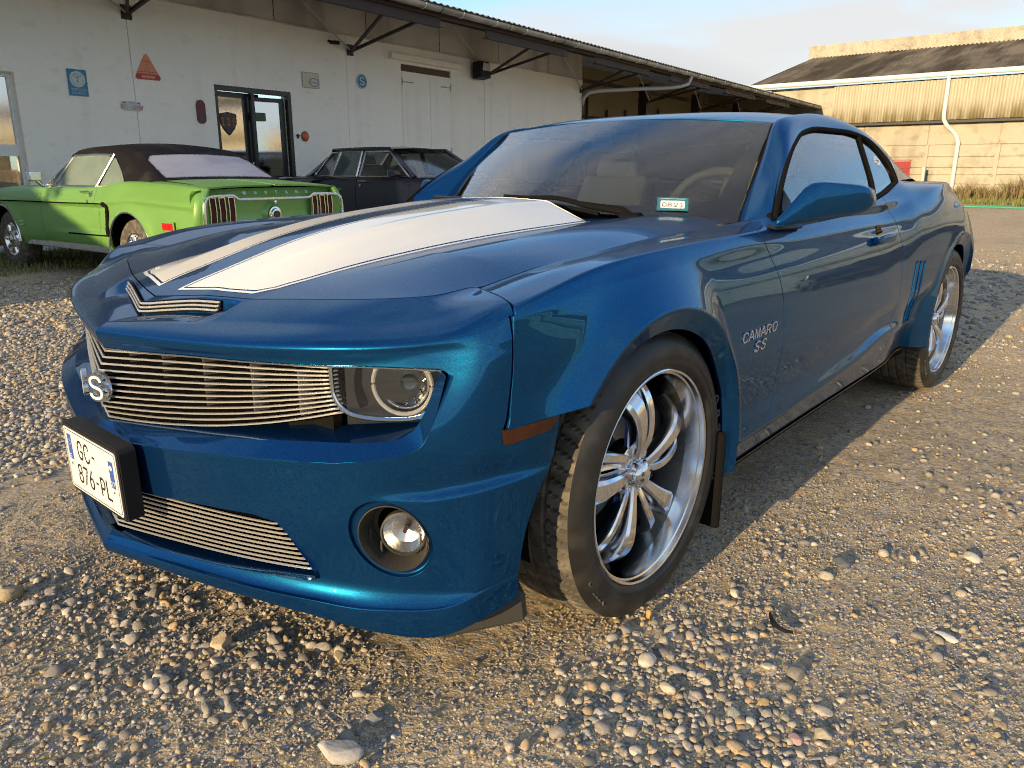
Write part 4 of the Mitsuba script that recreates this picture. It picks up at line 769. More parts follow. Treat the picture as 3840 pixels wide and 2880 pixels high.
WM = mi.ScalarTransform4f(np.array([[UA[0], UN[0], 0, -5.], [UA[1], UN[1], 0, -10.8], [0, 0, 1, 0], [0, 0, 0, 1.]]).tolist())
U = lambda x: (x + 5) / .99364
def wput(key, m, bs, smooth=30, label=None): return put(key, m, bs, smooth, label, to_world=WM)
B = thing('workshop', 'long white rendered workshop with black glazed door and overhanging eave', 'building')
W = B + '__'
# front wall with real openings
op = [(U(-6.94), 0., U(-5.36), 2.48), (U(-2.30), .0, U(-.4), 2.36), (U(-11.50), .10, U(-9.87), 3.27)]
wall = Polygon([(U(-17.4), 0), (U(14), 0), (U(14), 3.62), (U(-17.4), 3.62)])
for o in op: wall = wall.difference(shapely.box(*o))
UX, UZ, NY = (1, 0, 0), (0, 0, 1), None
wput(W + 'wall', extrude(wall, .28, (0, 0, 0), UX, UZ), 'white_render', False)     # thickness goes inwards (x cross z = -y)
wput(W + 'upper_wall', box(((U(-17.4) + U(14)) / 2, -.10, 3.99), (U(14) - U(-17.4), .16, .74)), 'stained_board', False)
for x in np.arange(-15.6, 13, 2.225): wput(W + 'joint_strip', box((U(x), -.018, 3.99), (.012, .01, .72)), 'dark_grey', False)
wput(W + 'wall_ledge', box(((U(-17.4) + U(14)) / 2, .012, 3.62), (U(14) - U(-17.4), .03, .03), bevel=.006), 'stained_board', False)
wput(W + 'end_wall', box((U(-17.4) + .14, -2.0, 2.2), (.28, 4.0 - .3, 4.4)), 'white_render', False)
for x in (-3.98, -8.33, -12.75): wput(W + 'wall_seam', box((U(x), .0015, 1.8), (.010, .004, 3.6)), 'stained_board', False)
# eave: sheet, gutter, beams, brackets
L0, L1 = U(-36.), U(14)
yy = np.linspace(0, 1, 2)
n_ = 1200; ux = np.linspace(L0, L1, n_); wv = .018 * np.cos(2 * np.pi * ux / .177)
wput(W + 'roof', Skin.grid(np.stack([np.stack([ux, 0 * ux + 2.12, 3.99 + wv], 1), np.stack([ux, 0 * ux - 4.5, 5.0 + wv], 1)], 1), (0, 0, 1)).mesh(), mat('roof_cement', prin(mikit.proc(lambda p, n, uv: mix((.30, .28, .25), (.16, .15, .13), fbm(p.x, p.y, p.z * 3, 4))), .9)))
a = np.radians(np.linspace(180, 360, 13)); half = np.stack([np.cos(a) * .085, np.sin(a) * .085], 1)
wput(W + 'gutter', Skin.grid(np.stack([np.stack([np.array([L0, L1]), 0 * np.array([L0, L1]) + 2.07 + h[0], 3.94 + h[1] + 0 * np.array([L0, L1])], 1) for h in half], 1), (0, 1, -1)).mesh(), 'gutter_zinc')
for x in np.arange(-34.5, -4, 1.05): wput(W + 'gutter_bracket', tube(np.stack([0 * a + U(x), 2.07 + np.cos(a) * .089, 3.94 + np.sin(a) * .089], 1), .009, 5), 'white_pipe')
for x in np.arange(-33.9, -4, 2.1): wput(W + 'gutter_joint', tube(np.stack([0 * a + U(x), 2.07 + np.cos(a) * .088, 3.94 + np.sin(a) * .088], 1), .006, 5), 'matte_black')
wput(W + 'purlin', box(((L0 + L1) / 2, 1.9, 3.86), (L1 - L0, .07, .10)), 'dark_steel', False)
wput(W + 'purlin', box(((L0 + L1) / 2, .95, 4.08), (L1 - L0, .07, .12)), 'dark_steel', False)
feet = [.46, -3.99, -8.44, -12.89, -17.34, -21.8, -26.25, -30.7]
for k, x in enumerate(feet):
    u = U(x); F0 = np.array([u, .04, 3.34])
    wput(W + 'eave_beam', cat([box((u + 1.05, 1.88, 3.845), (3.1, .13, .015)), box((u + 1.05, 1.88, 3.655), (3.1, .13, .015)), box((u + 1.05, 1.88, 3.75), (3.1, .012, .2))]), 'dark_steel', False)
    br = numbered(W + 'bracket')
    wput(br, cat([box((u, .01, 3.36), (.16, .02, .2)), cyl(F0, (u + .18, 1.86, 3.65), .035, 4), cyl(F0, (u + 1.0, 1.86, 3.66), .032, 4)]), 'dark_steel', False)
    wput(W + 'brace_rod', cyl(F0, (u + 1.7, .35, 4.15), .018, 6), 'grey_pipe')
# open bays beyond the wall's end
for x in (-21.8, -26.25, -30.7): wput(W + 'post', cat([box((U(x), -.02, 1.95), (.30, .02, 3.9)), box((U(x), -.30, 1.95), (.30, .02, 3.9)), box((U(x), -.16, 1.95), (.02, .26, 3.9))]), 'dark_steel', False)
wput(W + 'back_wall', box((U(-26.5), -3.3, 2.4), (18.5, .1, 4.8)), 'beige_cladding', False)
for x in np.arange(-18.6, -34, -1.55): wput(W + 'conduit', cyl((U(x), -3.18, .2), (U(x), -3.18, 3.6 - .25 * math.sin(x * 3)), .045, 6), 'dark_grey')
wput(W + 'end_wall', box((U(-35.4), -1.8, 2.4), (.2, 3.2, 4.8)), 'beige_cladding', False)
wput(W + 'cross_rail', box((U(-26), -3.2, 3.05), (17, .06, .09)), 'dark_steel', False)
wput(W + 'cross_rail', box((U(-26), -.6, 3.75), (17, .08, .10)), 'dark_steel', False)
wput(W + 'downpipe', tube(smooth_poly(np.array([(U(-17.37), .07, .0), (U(-17.37), .07, 3.15), (U(-17.42), .12, 3.25), (U(-18.6), .8, 3.42), (U(-20.2), 1.9, 3.60), (U(-20.35), 2.03, 3.70), (U(-20.35), 2.06, 3.86)]), 4), .055, 10), 'grey_pipe')
# glazed door
dk = numbered(W + 'door'); d0, d1 = U(-6.94), U(-5.36)
fr = shapely.box(d0, 0, d1, 2.48).difference(shapely.union_all([shapely.box(d0 + .07, .03, d0 + .80, 2.40), shapely.box(d0 + .86, .03, d1 - .06, 2.40)]))
wput(dk, extrude(fr, -.09, (0, -.10, 0), UX, UZ), 'door_black', False)
fx_ = shapely.box(d0 + .865, .035, d1 - .065, 2.395); fg = shapely.box(d0 + .935, 1.02, d1 - .10, 2.31).buffer(-.02).buffer(.02)
wput(dk + '__leaf', extrude(fx_.difference(fg), .05, (0, -.13, 0), UX, UZ), 'door_black', False); wput(dk + '__pane', extrude(fg.buffer(.01), .008, (0, -.150, 0), UX, UZ), 'mirror_pane', False)
# the second leaf stands ajar, turned inwards about its right-hand jamb
ang = .20; px0 = np.array([d0 + .075, -.12, 0]); ax_ = np.array([math.cos(ang), -math.sin(ang), 0])
lf = shapely.box(0, .035, .72, 2.36); lg_ = shapely.box(.09, 1.02, .64, 2.29)
wput(dk + '__leaf', extrude(lf.difference(lg_), .05, px0, ax_, UZ), 'door_black', False); wput(dk + '__pane', extrude(lg_, .008, px0 + np.array([0, -.02, 0]), ax_, UZ), 'mirror_pane', False)
for q in np.arange(.12, .64, .075): wput(dk + '__groove', extrude(shapely.box(q, .12, q + .008, .92), -.004, px0 + np.array([0, .0005, 0]), ax_, UZ), 'dark_grey', False)
wput(dk + '__handle', cyl((d0 + .88, -.06, 1.0), (d0 + .88, -.06, 1.25), .012, 8), 'satin_chrome')
wput(W + 'dark_room', cat([box((d0 + .8, -1.6, 1.25), (2.6, .05, 2.6)), box((U(-1.3), -1.2, 1.25), (2.6, .05, 2.6))]), 'matte_black', False)
# shield on the door's pane: 115
shp = Polygon([(-.15, .13), (0, .16), (.15, .13), (.15, 0), (.10, -.10), (0, -.20), (-.10, -.10), (-.15, 0)]).buffer(.012)
sc_ = (U(-5.68), 1.90)
wput(dk + '__badge', extrude(shp, -.004, (sc_[0], -.140, sc_[1]), UX, UZ), 'door_black', False); wput(dk + '__badge_rim', extrude(shp.difference(shp.buffer(-.010)), -.002, (sc_[0], -.1355, sc_[1]), UX, UZ), 'dark_red_lens', False)
wput(dk + '__badge_lettering', text('115', .13, (sc_[0], -.1350, sc_[1] + .01), (-1, 0, 0), UZ, .003), mat('orange_print', prin((.42, .10, .035), .5)), False)
for s_, h, z in (('workshop', .03, 2.20),): pass
wput(dk + '__notice', extrude(shapely.box(-.16, -.07, .16, .07), -.003, (U(-6.33), -.180, 2.03), UX, UZ), mat('green_print', prin((.07, .09, .05), .6)), False)
# white double hatch, lintel
hk = numbered(W + 'hatch'); h0, h1 = U(-11.50), U(-9.87); hm = h0 + .72
for a_, b_ in ((h0 + .01, hm - .006), (hm + .006, h1 - .01)): wput(hk + '__leaf', box(((a_ + b_) / 2, -.02, 1.62), (b_ - a_, .05, 3.02), bevel=.005), 'white_render', False)
wput(hk + '__gap', box(((h0 + h1) / 2, -.06, 3.20), (h1 - h0, .04, .14)), mat('brown_wood', prin((.10, .065, .045), .8)), False)
for a_, s in ((h1 - .02, -1), (h0 + .02, 1)):
    for z in (2.92, 1.55): wput(hk + '__strap_hinge', cat([box((a_ + s * .17, .010, z), (.34, .006, .022)), cyl((a_, .012, z - .07), (a_, .012, z + .07), .012, 6)]), 'gutter_zinc', False)
for q in (hm - .12, hm + .14): wput(hk + '__handle', box((q, .02, 1.42), (.10, .03, .025), bevel=.006), 'grey_pipe', False)
wput(W + 'lintel', box((U(-10.66), .05, 3.39), (2.3, .10, .12), bevel=.01), 'white_render', False)
# window at the left with a reveal and an arched frame
wk = numbered(W + 'window'); w0, w1 = U(-2.30), U(-.4)
wput(wk + '__surround', extrude(shapely.box(w0 - .17, 0, w1 + .1, 2.50).difference(shapely.box(w0, 0, w1, 2.37)), -.03, (0, 0.0, 0), UX, UZ), 'white_render', False)
wput(wk + '__frame', extrude(shapely.box(w0, 0, w1, 2.37).difference(shapely.union_all([shapely.box(w0 + .05, 1.44, w1 - .05, 2.31), shapely.box(w0 + .05, .1, w1 - .05, 1.29)])), -.06, (0, -.12, 0), UX, UZ), 'white_pipe', False)
wput(wk + '__pane', extrude(shapely.box(w0 + .045, 1.435, w1 - .045, 2.315), -.006, (0, -.10, 0), UX, UZ), 'mirror_pane', False)
wput(wk + '__pane', extrude(shapely.box(w0 + .045, .095, w1 - .045, 1.295), -.006, (0, -.10, 0), UX, UZ), 'clear_glass', False)
for i, (cx, w_, h_) in enumerate(((-2.05, .42, 1.05), (-1.5, .6, 1.1))):
    bk = tag(numbered('cardboard_box'), ('tall brown cardboard box behind the lower window pane, at the door end', 'second cardboard box behind the lower window pane, further left')[i], 'box'); wput(bk, box((U(cx), -.45, h_ / 2 + .05), (w_, .4, h_), bevel=.01), mat('cardboard', prin((.26, .15, .075), .85)), False)
# things on the wall
def sign(name, label, poly, x, z, bs, group=None, cat_='sign', off=.004, th=.012):
    k = tag(numbered(name), label, cat_, group); wput(k, extrude(poly, -th, (U(x), off, z), UX, UZ), bs, False); return k
def on(k, part, poly, x, z, bs, d=.0162): wput(k + '__' + part, extrude(poly, -.001, (U(x), d, z), UX, UZ), bs, False)
def lett(k, s, h, x, z, bs, d=.0165, sx=1., part='lettering'):
    m = text(s, h, (0, 0, 0), UX, UZ, .0008); v = m.vertices; v[:, 0] = -v[:, 0] * sx + U(x); v[:, 1] = d + .001 * (v[:, 1] > v[:, 1].mean()); v[:, 2] += z; wput(k + '__' + part, trimesh.Trimesh(v, m.faces[:, ::-1], process=False), bs, False)
mat('sign_blue', prin((.03, .16, .30), .4)); mat('sign_pale', prin((.50, .52, .50), .5)); mat('sign_cream', prin((.56, .50, .38), .5)); mat('sign_orange', prin((.62, .22, .10), .5)); mat('sign_red', prin((.40, .03, .04), .5)); mat('sign_maroon', prin((.12, .012, .014), .45)); mat('sign_navy', prin((.02, .05, .16), .5)); mat('lamp_orange', prin((.52, .10, .02), .4)); mat('brown_print', prin((.06, .05, .04), .5))
pt = shapely.Point
k = sign('wall_sign', 'blue rectangular motor oil sign with a round pale emblem', shapely.box(-.136, -.178, .136, .178), -3.14, 2.31, 'sign_blue')
on(k, 'disc', pt(0, 0).buffer(.108), -3.14, 2.355, 'sign_pale'); on(k, 'ring', pt(0, 0).buffer(.082).difference(pt(0, 0).buffer(.078)), -3.14, 2.355, 'sign_blue', .0175); lett(k, 'TEXACO', .020, -3.14, 2.40, 'sign_navy', .0180); lett(k, 'T', .062, -3.14, 2.345, 'sign_navy', .0180); lett(k, 'TEXACO', .032, -3.14, 2.215, 'sign_pale', .0165, 1.2); lett(k, 'MOTOR OIL', .024, -3.14, 2.168, 'sign_pale')
tri = Polygon([(0, .185), (.20, -.17), (-.20, -.17)]).buffer(-.02).buffer(.035)
k = sign('wall_sign', 'triangular orange petrol sign with a red base strip', tri, -4.22, 2.63, 'sign_orange')
on(k, 'band', tri.intersection(shapely.box(-.3, -.2, .3, -.105)), -4.22, 2.63, 'sign_red'); on(k, 'stripe', tri.intersection(shapely.box(-.3, -.08, .3, -.072)), -4.22, 2.63, 'sign_red'); on(k, 'label', shapely.box(-.11, -.165, .11, -.125), -4.22, 2.63, 'sign_orange', .0175); lett(k, 'SHELL', .030, -4.22, 2.71, 'sign_red'); lett(k, 'SHELL', .016, -4.22, 2.665, 'sign_red'); on(k, 'emblem', pt(0, 0).buffer(.035).difference(pt(0, 0).buffer(.026)), -4.22, 2.585, 'lamp_orange')
k = sign('wall_plate', 'small pale licence plate with dark red characters hung on the wall', rrect(.29, .135, .02), -3.90, 2.045, 'sign_pale', None, 'number plate'); lett(k, 'PC-IBM', .066, -3.90, 2.025, 'sign_red'); lett(k, 'TEXAS', .022, -3.90, 2.092, 'sign_red')
for q in (-.11, .11): on(k, 'patch', shapely.box(q - .02, .035, q + .02, .05), -3.90, 2.045, 'sign_navy')
cp = rrect(.165, .37, .08); k = sign('wall_sign', 'upright dark red oblong sign with rounded ends beside the door', cp, -5.07, 2.03, 'sign_maroon'); on(k, 'rim', cp.difference(cp.buffer(-.008)), -5.07, 2.03, 'brown_print', .0175); on(k, 'bottle', shapely.union_all([shapely.box(-.028, -.13, .028, -.02), shapely.box(-.012, -.03, .012, .06)]), -5.07, 2.03, 'brown_print')
k = sign('wall_sign', 'cream rectangular petrol sign with an oval emblem right of the door', shapely.box(-.20, -.135, .20, .135), -7.41, 2.72, 'sign_cream'); el = shapely.affinity.scale(pt(0, 0).buffer(1, quad_segs=16), .125, .075); on(k, 'emblem', el, -7.49, 2.69, 'sign_pale', .0165); on(k, 'emblem_ring', el.difference(shapely.affinity.scale(pt(0, 0).buffer(1, quad_segs=16), .113, .063)), -7.49, 2.69, 'sign_navy', .018); lett(k, 'Esso', .058, -7.49, 2.69, 'sign_red', .018); fr2 = shapely.box(-.20, -.135, .20, .135); on(k, 'rim', fr2.difference(fr2.buffer(-.006)), -7.41, 2.72, 'brown_print', .0172)
k = sign('wall_sign', 'small round blue sign with a pale curl, left of the white hatch', pt(0, 0).buffer(.14), -8.72, 2.82, 'sign_blue'); on(k, 'rim', pt(0, 0).buffer(.14).difference(pt(0, 0).buffer(.124)), -8.72, 2.82, 'sign_cream'); lett(k, 'S', .15, -8.72, 2.82, 'sign_pale', .0165, 1.2)
k = tag('wall_lamp', 'round orange lamp on the wall right of the black door', 'lamp'); wput(k, lathe([(0, .05), (.05, .045), (.082, .02), (.086, 0)], 32, 'y', (U(-7.195), .004, 1.725)), 'lamp_orange')
wput(k + '__rim', lathe([(.088, 0), (.092, .012), (.084, .02)], 32, 'y', (U(-7.195), .004, 1.725)), 'dark_grey')
k = tag('wall_hook', 'small dark metal fitting on the wall beside the orange lamp', 'hook'); wput(k, cat([box((U(-7.03), .012, 1.72), (.04, .02, .08), bevel=.005), box((U(-7.03), .02, 1.73), (.09, .012, .02))]), 'dark_grey', False)
k = tag('floodlight', 'black box floodlight mounted high under the eave right of the white hatch', 'light'); wput(k + '__housing', rounded([(U(-12.40) - .19, .10, 3.19), (U(-12.40) + .19, .10, 3.19), (U(-12.40) - .19, .10, 3.53), (U(-12.40) + .19, .10, 3.53), (U(-12.40) - .17, .32, 3.22), (U(-12.40) + .17, .32, 3.22), (U(-12.40) - .17, .27, 3.55), (U(-12.40) + .17, .27, 3.55)], .015), 'black_plastic', 30); wput(k + '__glass', box((U(-12.40) - .02, .325, 3.44), (.27, .01, .16), rx=-.12), 'grey_pipe', False); wput(k + '__arm', box((U(-12.40), .05, 3.30), (.06, .12, .05)), 'dark_grey', False)
k = tag('security_camera', 'tiny black security camera on the wall below the eave', 'camera'); wput(k + '__body', cyl((U(-7.93), .03, 3.44), (U(-7.99), .20, 3.42), .035, 10), 'black_plastic'); wput(k + '__mount', cyl((U(-7.90), 0, 3.46), (U(-7.93), .06, 3.45), .02, 8), 'black_plastic')
# ---------------------------------------------------------------- the sunlit warehouse across the yard
WK = 1.18; XW = CAM[0] - 31.36 * WK
sy_ = lambda y: CAM[1] + (y - CAM[1]) * WK
sz_ = lambda z: CAM[2] + (z - CAM[2]) * WK
def conc(p, n, uv):
    s = fbm(p.y * .8, p.z * 1.4, p.x, 4); st = sst(.45, .8, fbm(p.y * 2.5, p.z * .5, 3.1, 3)); mo = sst(.5, .75, fbm(p.y * 4, p.z * 4, 1.0, 4))
    return mix((.48, .45, .38), (.36, .33, .265), s) * (1 - .22 * st) * (1 - .18 * mo)
scene['concrete_wall'] = two({'type': 'diffuse', 'reflectance': mikit.proc(conc)})
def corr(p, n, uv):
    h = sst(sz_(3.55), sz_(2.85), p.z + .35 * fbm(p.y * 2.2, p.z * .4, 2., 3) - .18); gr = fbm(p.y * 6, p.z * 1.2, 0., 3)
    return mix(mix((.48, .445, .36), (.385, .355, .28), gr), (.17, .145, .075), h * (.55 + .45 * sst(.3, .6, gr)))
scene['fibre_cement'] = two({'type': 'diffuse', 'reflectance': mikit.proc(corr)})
def roofc(p, n, uv): return mix((.20, .175, .14), (.085, .075, .06), sst(.3, .7, fbm(p.y * 1.6, p.x * .35, 0., 4))) * (.85 + .3 * mikit.cell_rand(dr.floor(p.y / .92), dr.floor(p.x / 1.6)))
scene['weathered_roof'] = two({'type': 'diffuse', 'reflectance': mikit.proc(roofc)})
WH = thing('warehouse', 'long sunlit concrete warehouse with corrugated band and weathered corrugated roof', 'building'); Q = WH + '__'
YE, YN = sy_(-12.75), 62.
ztop = sz_(4.25)
put(Q + 'wall', box((XW - .25, (YE + YN) / 2, ztop / 2), (.4, YN - YE, ztop)), 'concrete_wall', False)
put(Q + 'side_wall', box((XW - 8, YE + .15, 2.4), (15, .3, 4.8)), 'concrete_wall', False)
zr = [0.05, .62, 1.0, sz_(1.26), sz_(1.62), sz_(2.02), sz_(2.85)]
rp = np.random.default_rng(3)
for y in np.arange(YE + .05, 16, 2.62):
    for j in range(6):
        if j == 5 and False: continue
        w = 2.58; d = .055 + .035 * rp.random() - (.02 if j == 5 else 0)
        put(Q + 'wall_panel', box((XW - .05 + d / 2, y + 1.31, (zr[j] + zr[j + 1]) / 2), (d, w, zr[j + 1] - zr[j] - .04), bevel=.008), 'concrete_wall', False)
    put(Q + 'pilaster', box((XW + .02, y, zr[5] / 2), (.12, .17, zr[5]), bevel=.01), 'concrete_wall', False)
# corrugated band, sheet by sheet
pit = .236
def corsheet(y0, y1, p0, p1, amp, pitch, per=8):
    n = max(2, int(round((y1 - y0) / pitch * per)) + 1); y = np.linspace(y0, y1, n); w = amp * np.cos(2 * np.pi * y / pitch); w = amp * np.tanh(2 * w / amp) if amp else w
    d = np.array(p1) - np.array(p0); nn = np.array([d[1], -d[0]]) / np.hypot(*d); nn = nn if nn[1] >= 0 or abs(nn[1]) < .3 and nn[0] > 0 else -nn
    return Skin.grid(np.stack([np.stack([p[0] + w * nn[0], y, p[1] + w * nn[1]], 1) for p in (p0, p1)], 1), (1, 0, .5)).mesh()
for y in np.arange(sy_(-9.46), 60, pit * 4):
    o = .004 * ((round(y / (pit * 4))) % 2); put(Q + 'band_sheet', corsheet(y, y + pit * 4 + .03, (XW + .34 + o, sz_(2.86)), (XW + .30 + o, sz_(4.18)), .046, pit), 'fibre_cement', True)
put(Q + 'band_soffit', box((XW + .15, (sy_(-9.46) + 60) / 2, sz_(2.80)), (.36, 60 - sy_(-9.46), .10)), 'dark_grey', False)
xr, zr_, zr0 = CAM[0] - 37.56 * WK, CAM[2] + 4.195 * 1.198 * WK, sz_(4.38)
for y in np.arange(YE - .1, 61, .92):
    for j in range(3):
        t0, t1 = j / 3 - .01, (j + 1) / 3 + .02; pa = (XW + .42 + (xr - XW - .42) * t0, zr0 + (zr_ - zr0) * t0 + .012 * (2 - j)); pb = (XW + .42 + (xr - XW - .42) * t1, zr0 + (zr_ - zr0) * t1 + .012 * (2 - j) - .012)
        if y > 14 and j: continue
        if y > 14: pb = (xr, zr_)
        put(Q + 'roof_sheet', corsheet(y, y + .93, pa, pb, .028, .184, 6), 'weathered_roof', True)
put(Q + 'ridge_wall', box((xr, (YE + 60) / 2 - .3, zr_ + .18), (.2, 60 - YE + .2, .78)), 'concrete_wall', False)
put(Q + 'gutter', cyl((XW + .50, YE - .3, sz_(4.34)), (XW + .50, 60, sz_(4.34)), .10, 10), 'white_pipe')
yp, yq = sy_(-5.56), sy_(-5.05)
put(Q + 'downpipe', tube(smooth_poly(np.array([(XW + .50, yp, sz_(4.3)), (XW + .47, yp, sz_(4.0)), (XW + .46, yp, sz_(2.95)), (XW + .40, yp + .05, sz_(2.8)), (XW + .16, yq - .05, sz_(2.25)), (XW + .14, yq, sz_(2.1)), (XW + .14, yq, 0)]), 4), .075, 10), 'white_pipe')
for y in np.arange(sy_(5), 58, 12.): put(Q + 'downpipe', cyl((XW + .46, y, 0), (XW + .46, y, sz_(4.3)), .075, 8), 'white_pipe')
y0, y1 = sy_(-7.2), sy_(-6.5)
lk = numbered(Q + 'louvre_shutter'); put(lk + '__frame', extrude(shapely.box(0, 0, y1 - y0, 1.05).difference(shapely.box(.03, .03, y1 - y0 - .03, 1.02)), .05, (XW + .02, y0, sz_(1.54) - 1.05), (0, 1, 0), (0, 0, 1)), mat('faded_red', prin((.30, .045, .05), .6)), False)
for z in np.arange(.06, 1.0, .074): put(lk + '__slat', box((XW + .045, (y0 + y1) / 2, sz_(1.54) - 1.05 + z), (.02, y1 - y0 - .06, .075), ry=-.5), 'faded_red', False)
k = tag('marker_post', 'short grey post standing against the warehouse wall', 'post'); put(k, box((XW + .6, sy_(-5.92), .65), (.12, .12, 1.3), bevel=.01), 'grey_pipe', False)
# ---------------------------------------------------------------- green convertible, nose to the workshop wall
def rotz(x, y, h): return mi.ScalarTransform4f(np.array([[math.cos(h), -math.sin(h), 0, x], [math.sin(h), math.cos(h), 0, y], [0, 0, 1, 0], [0, 0, 0, 1.]]).tolist())
def green(p, n, uv): return mix((.165, .35, .085), (.13, .30, .07), fbm(p.x * 3, p.y * 3, p.z * 3, 3))
scene['green_paint'] = two({'type': 'principled', 'base_color': mikit.proc(green), 'metallic': .25, 'roughness': .34, 'specular': .5, 'clearcoat': .6, 'clearcoat_gloss': .9})
def cloth(p, n, uv): return mix((.010, .010, .013), (.026, .025, .025), sst(.45, .8, fbm(p.x * 6, p.y * 6, p.z * 5, 4)))
scene['soft_top_cloth'] = two({'type': 'bumpmap', 'arbitrary': mikit.proc(lambda p, n, uv: fbm(p.x * 12, p.y * 12, p.z * 12, 3) * .008, 2e-3), 'scale': 1., 'bsdf': {'type': 'principled', 'base_color': mikit.proc(cloth), 'roughness': .85, 'specular': .12}})
scene['hazy_vinyl'] = two({'type': 'principled', 'base_color': mikit.proc(lambda p, n, uv: mix((.36, .34, .37), (.27, .255, .29), sst(.4, .8, fbm(p.x * 3, p.y * 3, p.z * 14, 3)))), 'roughness': .22, 'specular': .5})
scene['frosted_pane'] = two({'type': 'principled', 'base_color': mikit.proc(lambda p, n, uv: mix((.17, .22, .20), (.10, .14, .13), fbm(p.x * 7, p.y * 7, p.z * 7, 3))), 'roughness': .12, 'specular': .6})
GT = rotz(-2.278, -8.722, -1.473)
GC = thing('convertible', 'bright green classic convertible with black soft top parked nose to the workshop wall', 'car'); G_ = GC + '__'
def gput(key, m, bs, smooth=30, label=None): return put(G_ + key, m, bs, smooth, label, to_world=GT)
def gboth(key, m, bs, smooth=30): gput(key, m, bs, smooth); gput(key, mirror(m), bs, smooth)
gx = np.array([.92, .7, .4, .0, -.5, -1., -1.5, -2., -2.3, -2.6, -2.9, -3.2, -3.5, -3.8])
def gz(z, y): return np.stack([gx, np.broadcast_to(y, gx.shape), np.broadcast_to(z, gx.shape)], 1).astype(float)
g_cr = np.array([.73, .75, .765, .775, .78, .785, .787, .79, .80, .815, .825, .82, .805, .79]); g_cy = np.array([.80, .85, .875, .885, .89, .89, .89, .89, .895, .90, .90, .895, .885, .86])
g_bz = np.array([.80, .835, .86, .885, .91, .925, .932, .94, .965, .99, .995, .99, .975, .955]); g_by = np.array([.74, .79, .815, .82, .82, .82, .82, .82, .825, .82, .80, .79, .78, .765])
g_tz = np.array([.82, .87, .90, .925, .935, .94, .95, .955, .985, 1.01, 1.012, 1.0, .985, .96])
GS_ = loft([gz([.42, .36, .3, .29, .30, .31, .31, .31, .31, .31, .31, .33, .40, .46], g_cy - .06), gz(.42, g_cy - .015), gz(.58, g_cy + .000), gz(g_cr - .05, g_cy - .008), gz(g_cr, g_cy + .002), gz(g_cr * .5 + g_bz * .5, g_cy * .55 + g_by * .45 + .008), gz(g_bz, g_by), gz(g_tz, g_by - .09), gz(g_tz + .012, .45), gz(g_tz + .018, .02)], 300, 140, 'cubic')
x_, y_, z_ = GS_[..., 0], GS_[..., 1], GS_[..., 2]
# the pressed recess behind the door: a C-shaped hollow
rec = np.clip((x_ + 2.36 + .1 * (z_ - .6)) / .05, 0, 1) * np.clip((-1.0 - x_) / .9, 0, 1) * np.clip((.775 - z_) / .03, 0, 1) * np.clip((z_ - .475) / .05, 0, 1) * (y_ > .7)
for cx in (0, -2.743):
    r = np.hypot(x_ - cx, z_ - .33); y_ = y_ + .022 * np.exp(-((r - .40) / .07) ** 2) * (z_ < .80)
GS_ = np.stack([x_, y_ - .030 * rec, z_], -1)
gs = Skin.grid(GS_, (0, 1, .5)); gxz = gs.V[:, [0, 2]]
g_arch = np.minimum(np.hypot(gxz[:, 0], gxz[:, 1] - .34) - .375, np.hypot(gxz[:, 0] + 2.743, gxz[:, 1] - .34) - .375); g_arch = np.where(gs.V[:, 1] > .6, g_arch, 1)
cock = np.where((gs.V[:, 1] < .775), np.minimum(gs.V[:, 0] + 3.02, -1.25 - gs.V[:, 0]), -1)
body = np.minimum(g_arch, -cock)
seam = lambda x0: np.abs(gs.V[:, 0] - x0) - .003
dsel = np.minimum(np.minimum(gs.V[:, 0] + 2.13, -.95 - gs.V[:, 0]), np.minimum(gs.V[:, 2] - .36, gs.V[:, 1] - .70))
gboth('body', gs.cut(np.minimum(body, -dsel - .004)).mesh(.015), 'green_paint'); gboth('door', gs.cut(np.minimum(body, dsel - .001)).mesh(.015), 'green_paint')
gboth('arch_trim', cat([tube(np.stack([cx + .378 * np.cos(t_), 0 * t_ + .902, .34 + .378 * np.sin(t_)], 1), .010, 6) for cx in (0,) for t_ in (np.radians(np.linspace(-2, 182, 40)),)]), 'satin_chrome')
gboth('arch_trim', tube(np.stack([-2.743 + .378 * np.cos(np.radians(np.linspace(-2, 182, 40))), .912 + 0 * np.linspace(0, 1, 40), .34 + .378 * np.sin(np.radians(np.linspace(-2, 182, 40)))], 1), .010, 6), 'satin_chrome')
gboth('sill_trim', box((-1.37, .845, .335), (1.95, .02, .085), bevel=.008), 'satin_chrome', False)
# black C stripe
def gy_at(x, z): d, i = cKDTree(np.where((gs.V[:, 1] > .7)[:, None], gxz, 99)).query(np.stack([x, z], 1)); return gs.V[i, 1]
_gt = cKDTree(np.where((gs.V[:, 1] > .7)[:, None], gxz, 99))
def gline(pts, r, n=60):
    q = smooth_poly(np.array(pts), max(4, n // len(pts))); i = _gt.query(q)[1]; y = gs.V[i, 1]; y = np.convolve(np.pad(y, 3, 'edge'), np.ones(7) / 7, 'valid'); return tube(np.stack([q[:, 0], y + .001, q[:, 1]], 1), r, 6, up=(0, 0, 1))
gboth('side_stripe', gline([(.35, .762), (-.5, .775), (-1.4, .778), (-2.2, .785), (-2.33, .782)], .007), 'matte_black'); gboth('side_stripe', gline([(-2.30, .782), (-2.355, .765), (-2.375, .70), (-2.385, .56), (-2.38, .485)], .026), 'matte_black')
gboth('side_stripe', gline([(-2.39, .478), (-2.1, .472), (-1.5, .470)], [.011] * 60 if False else .008), 'matte_black')
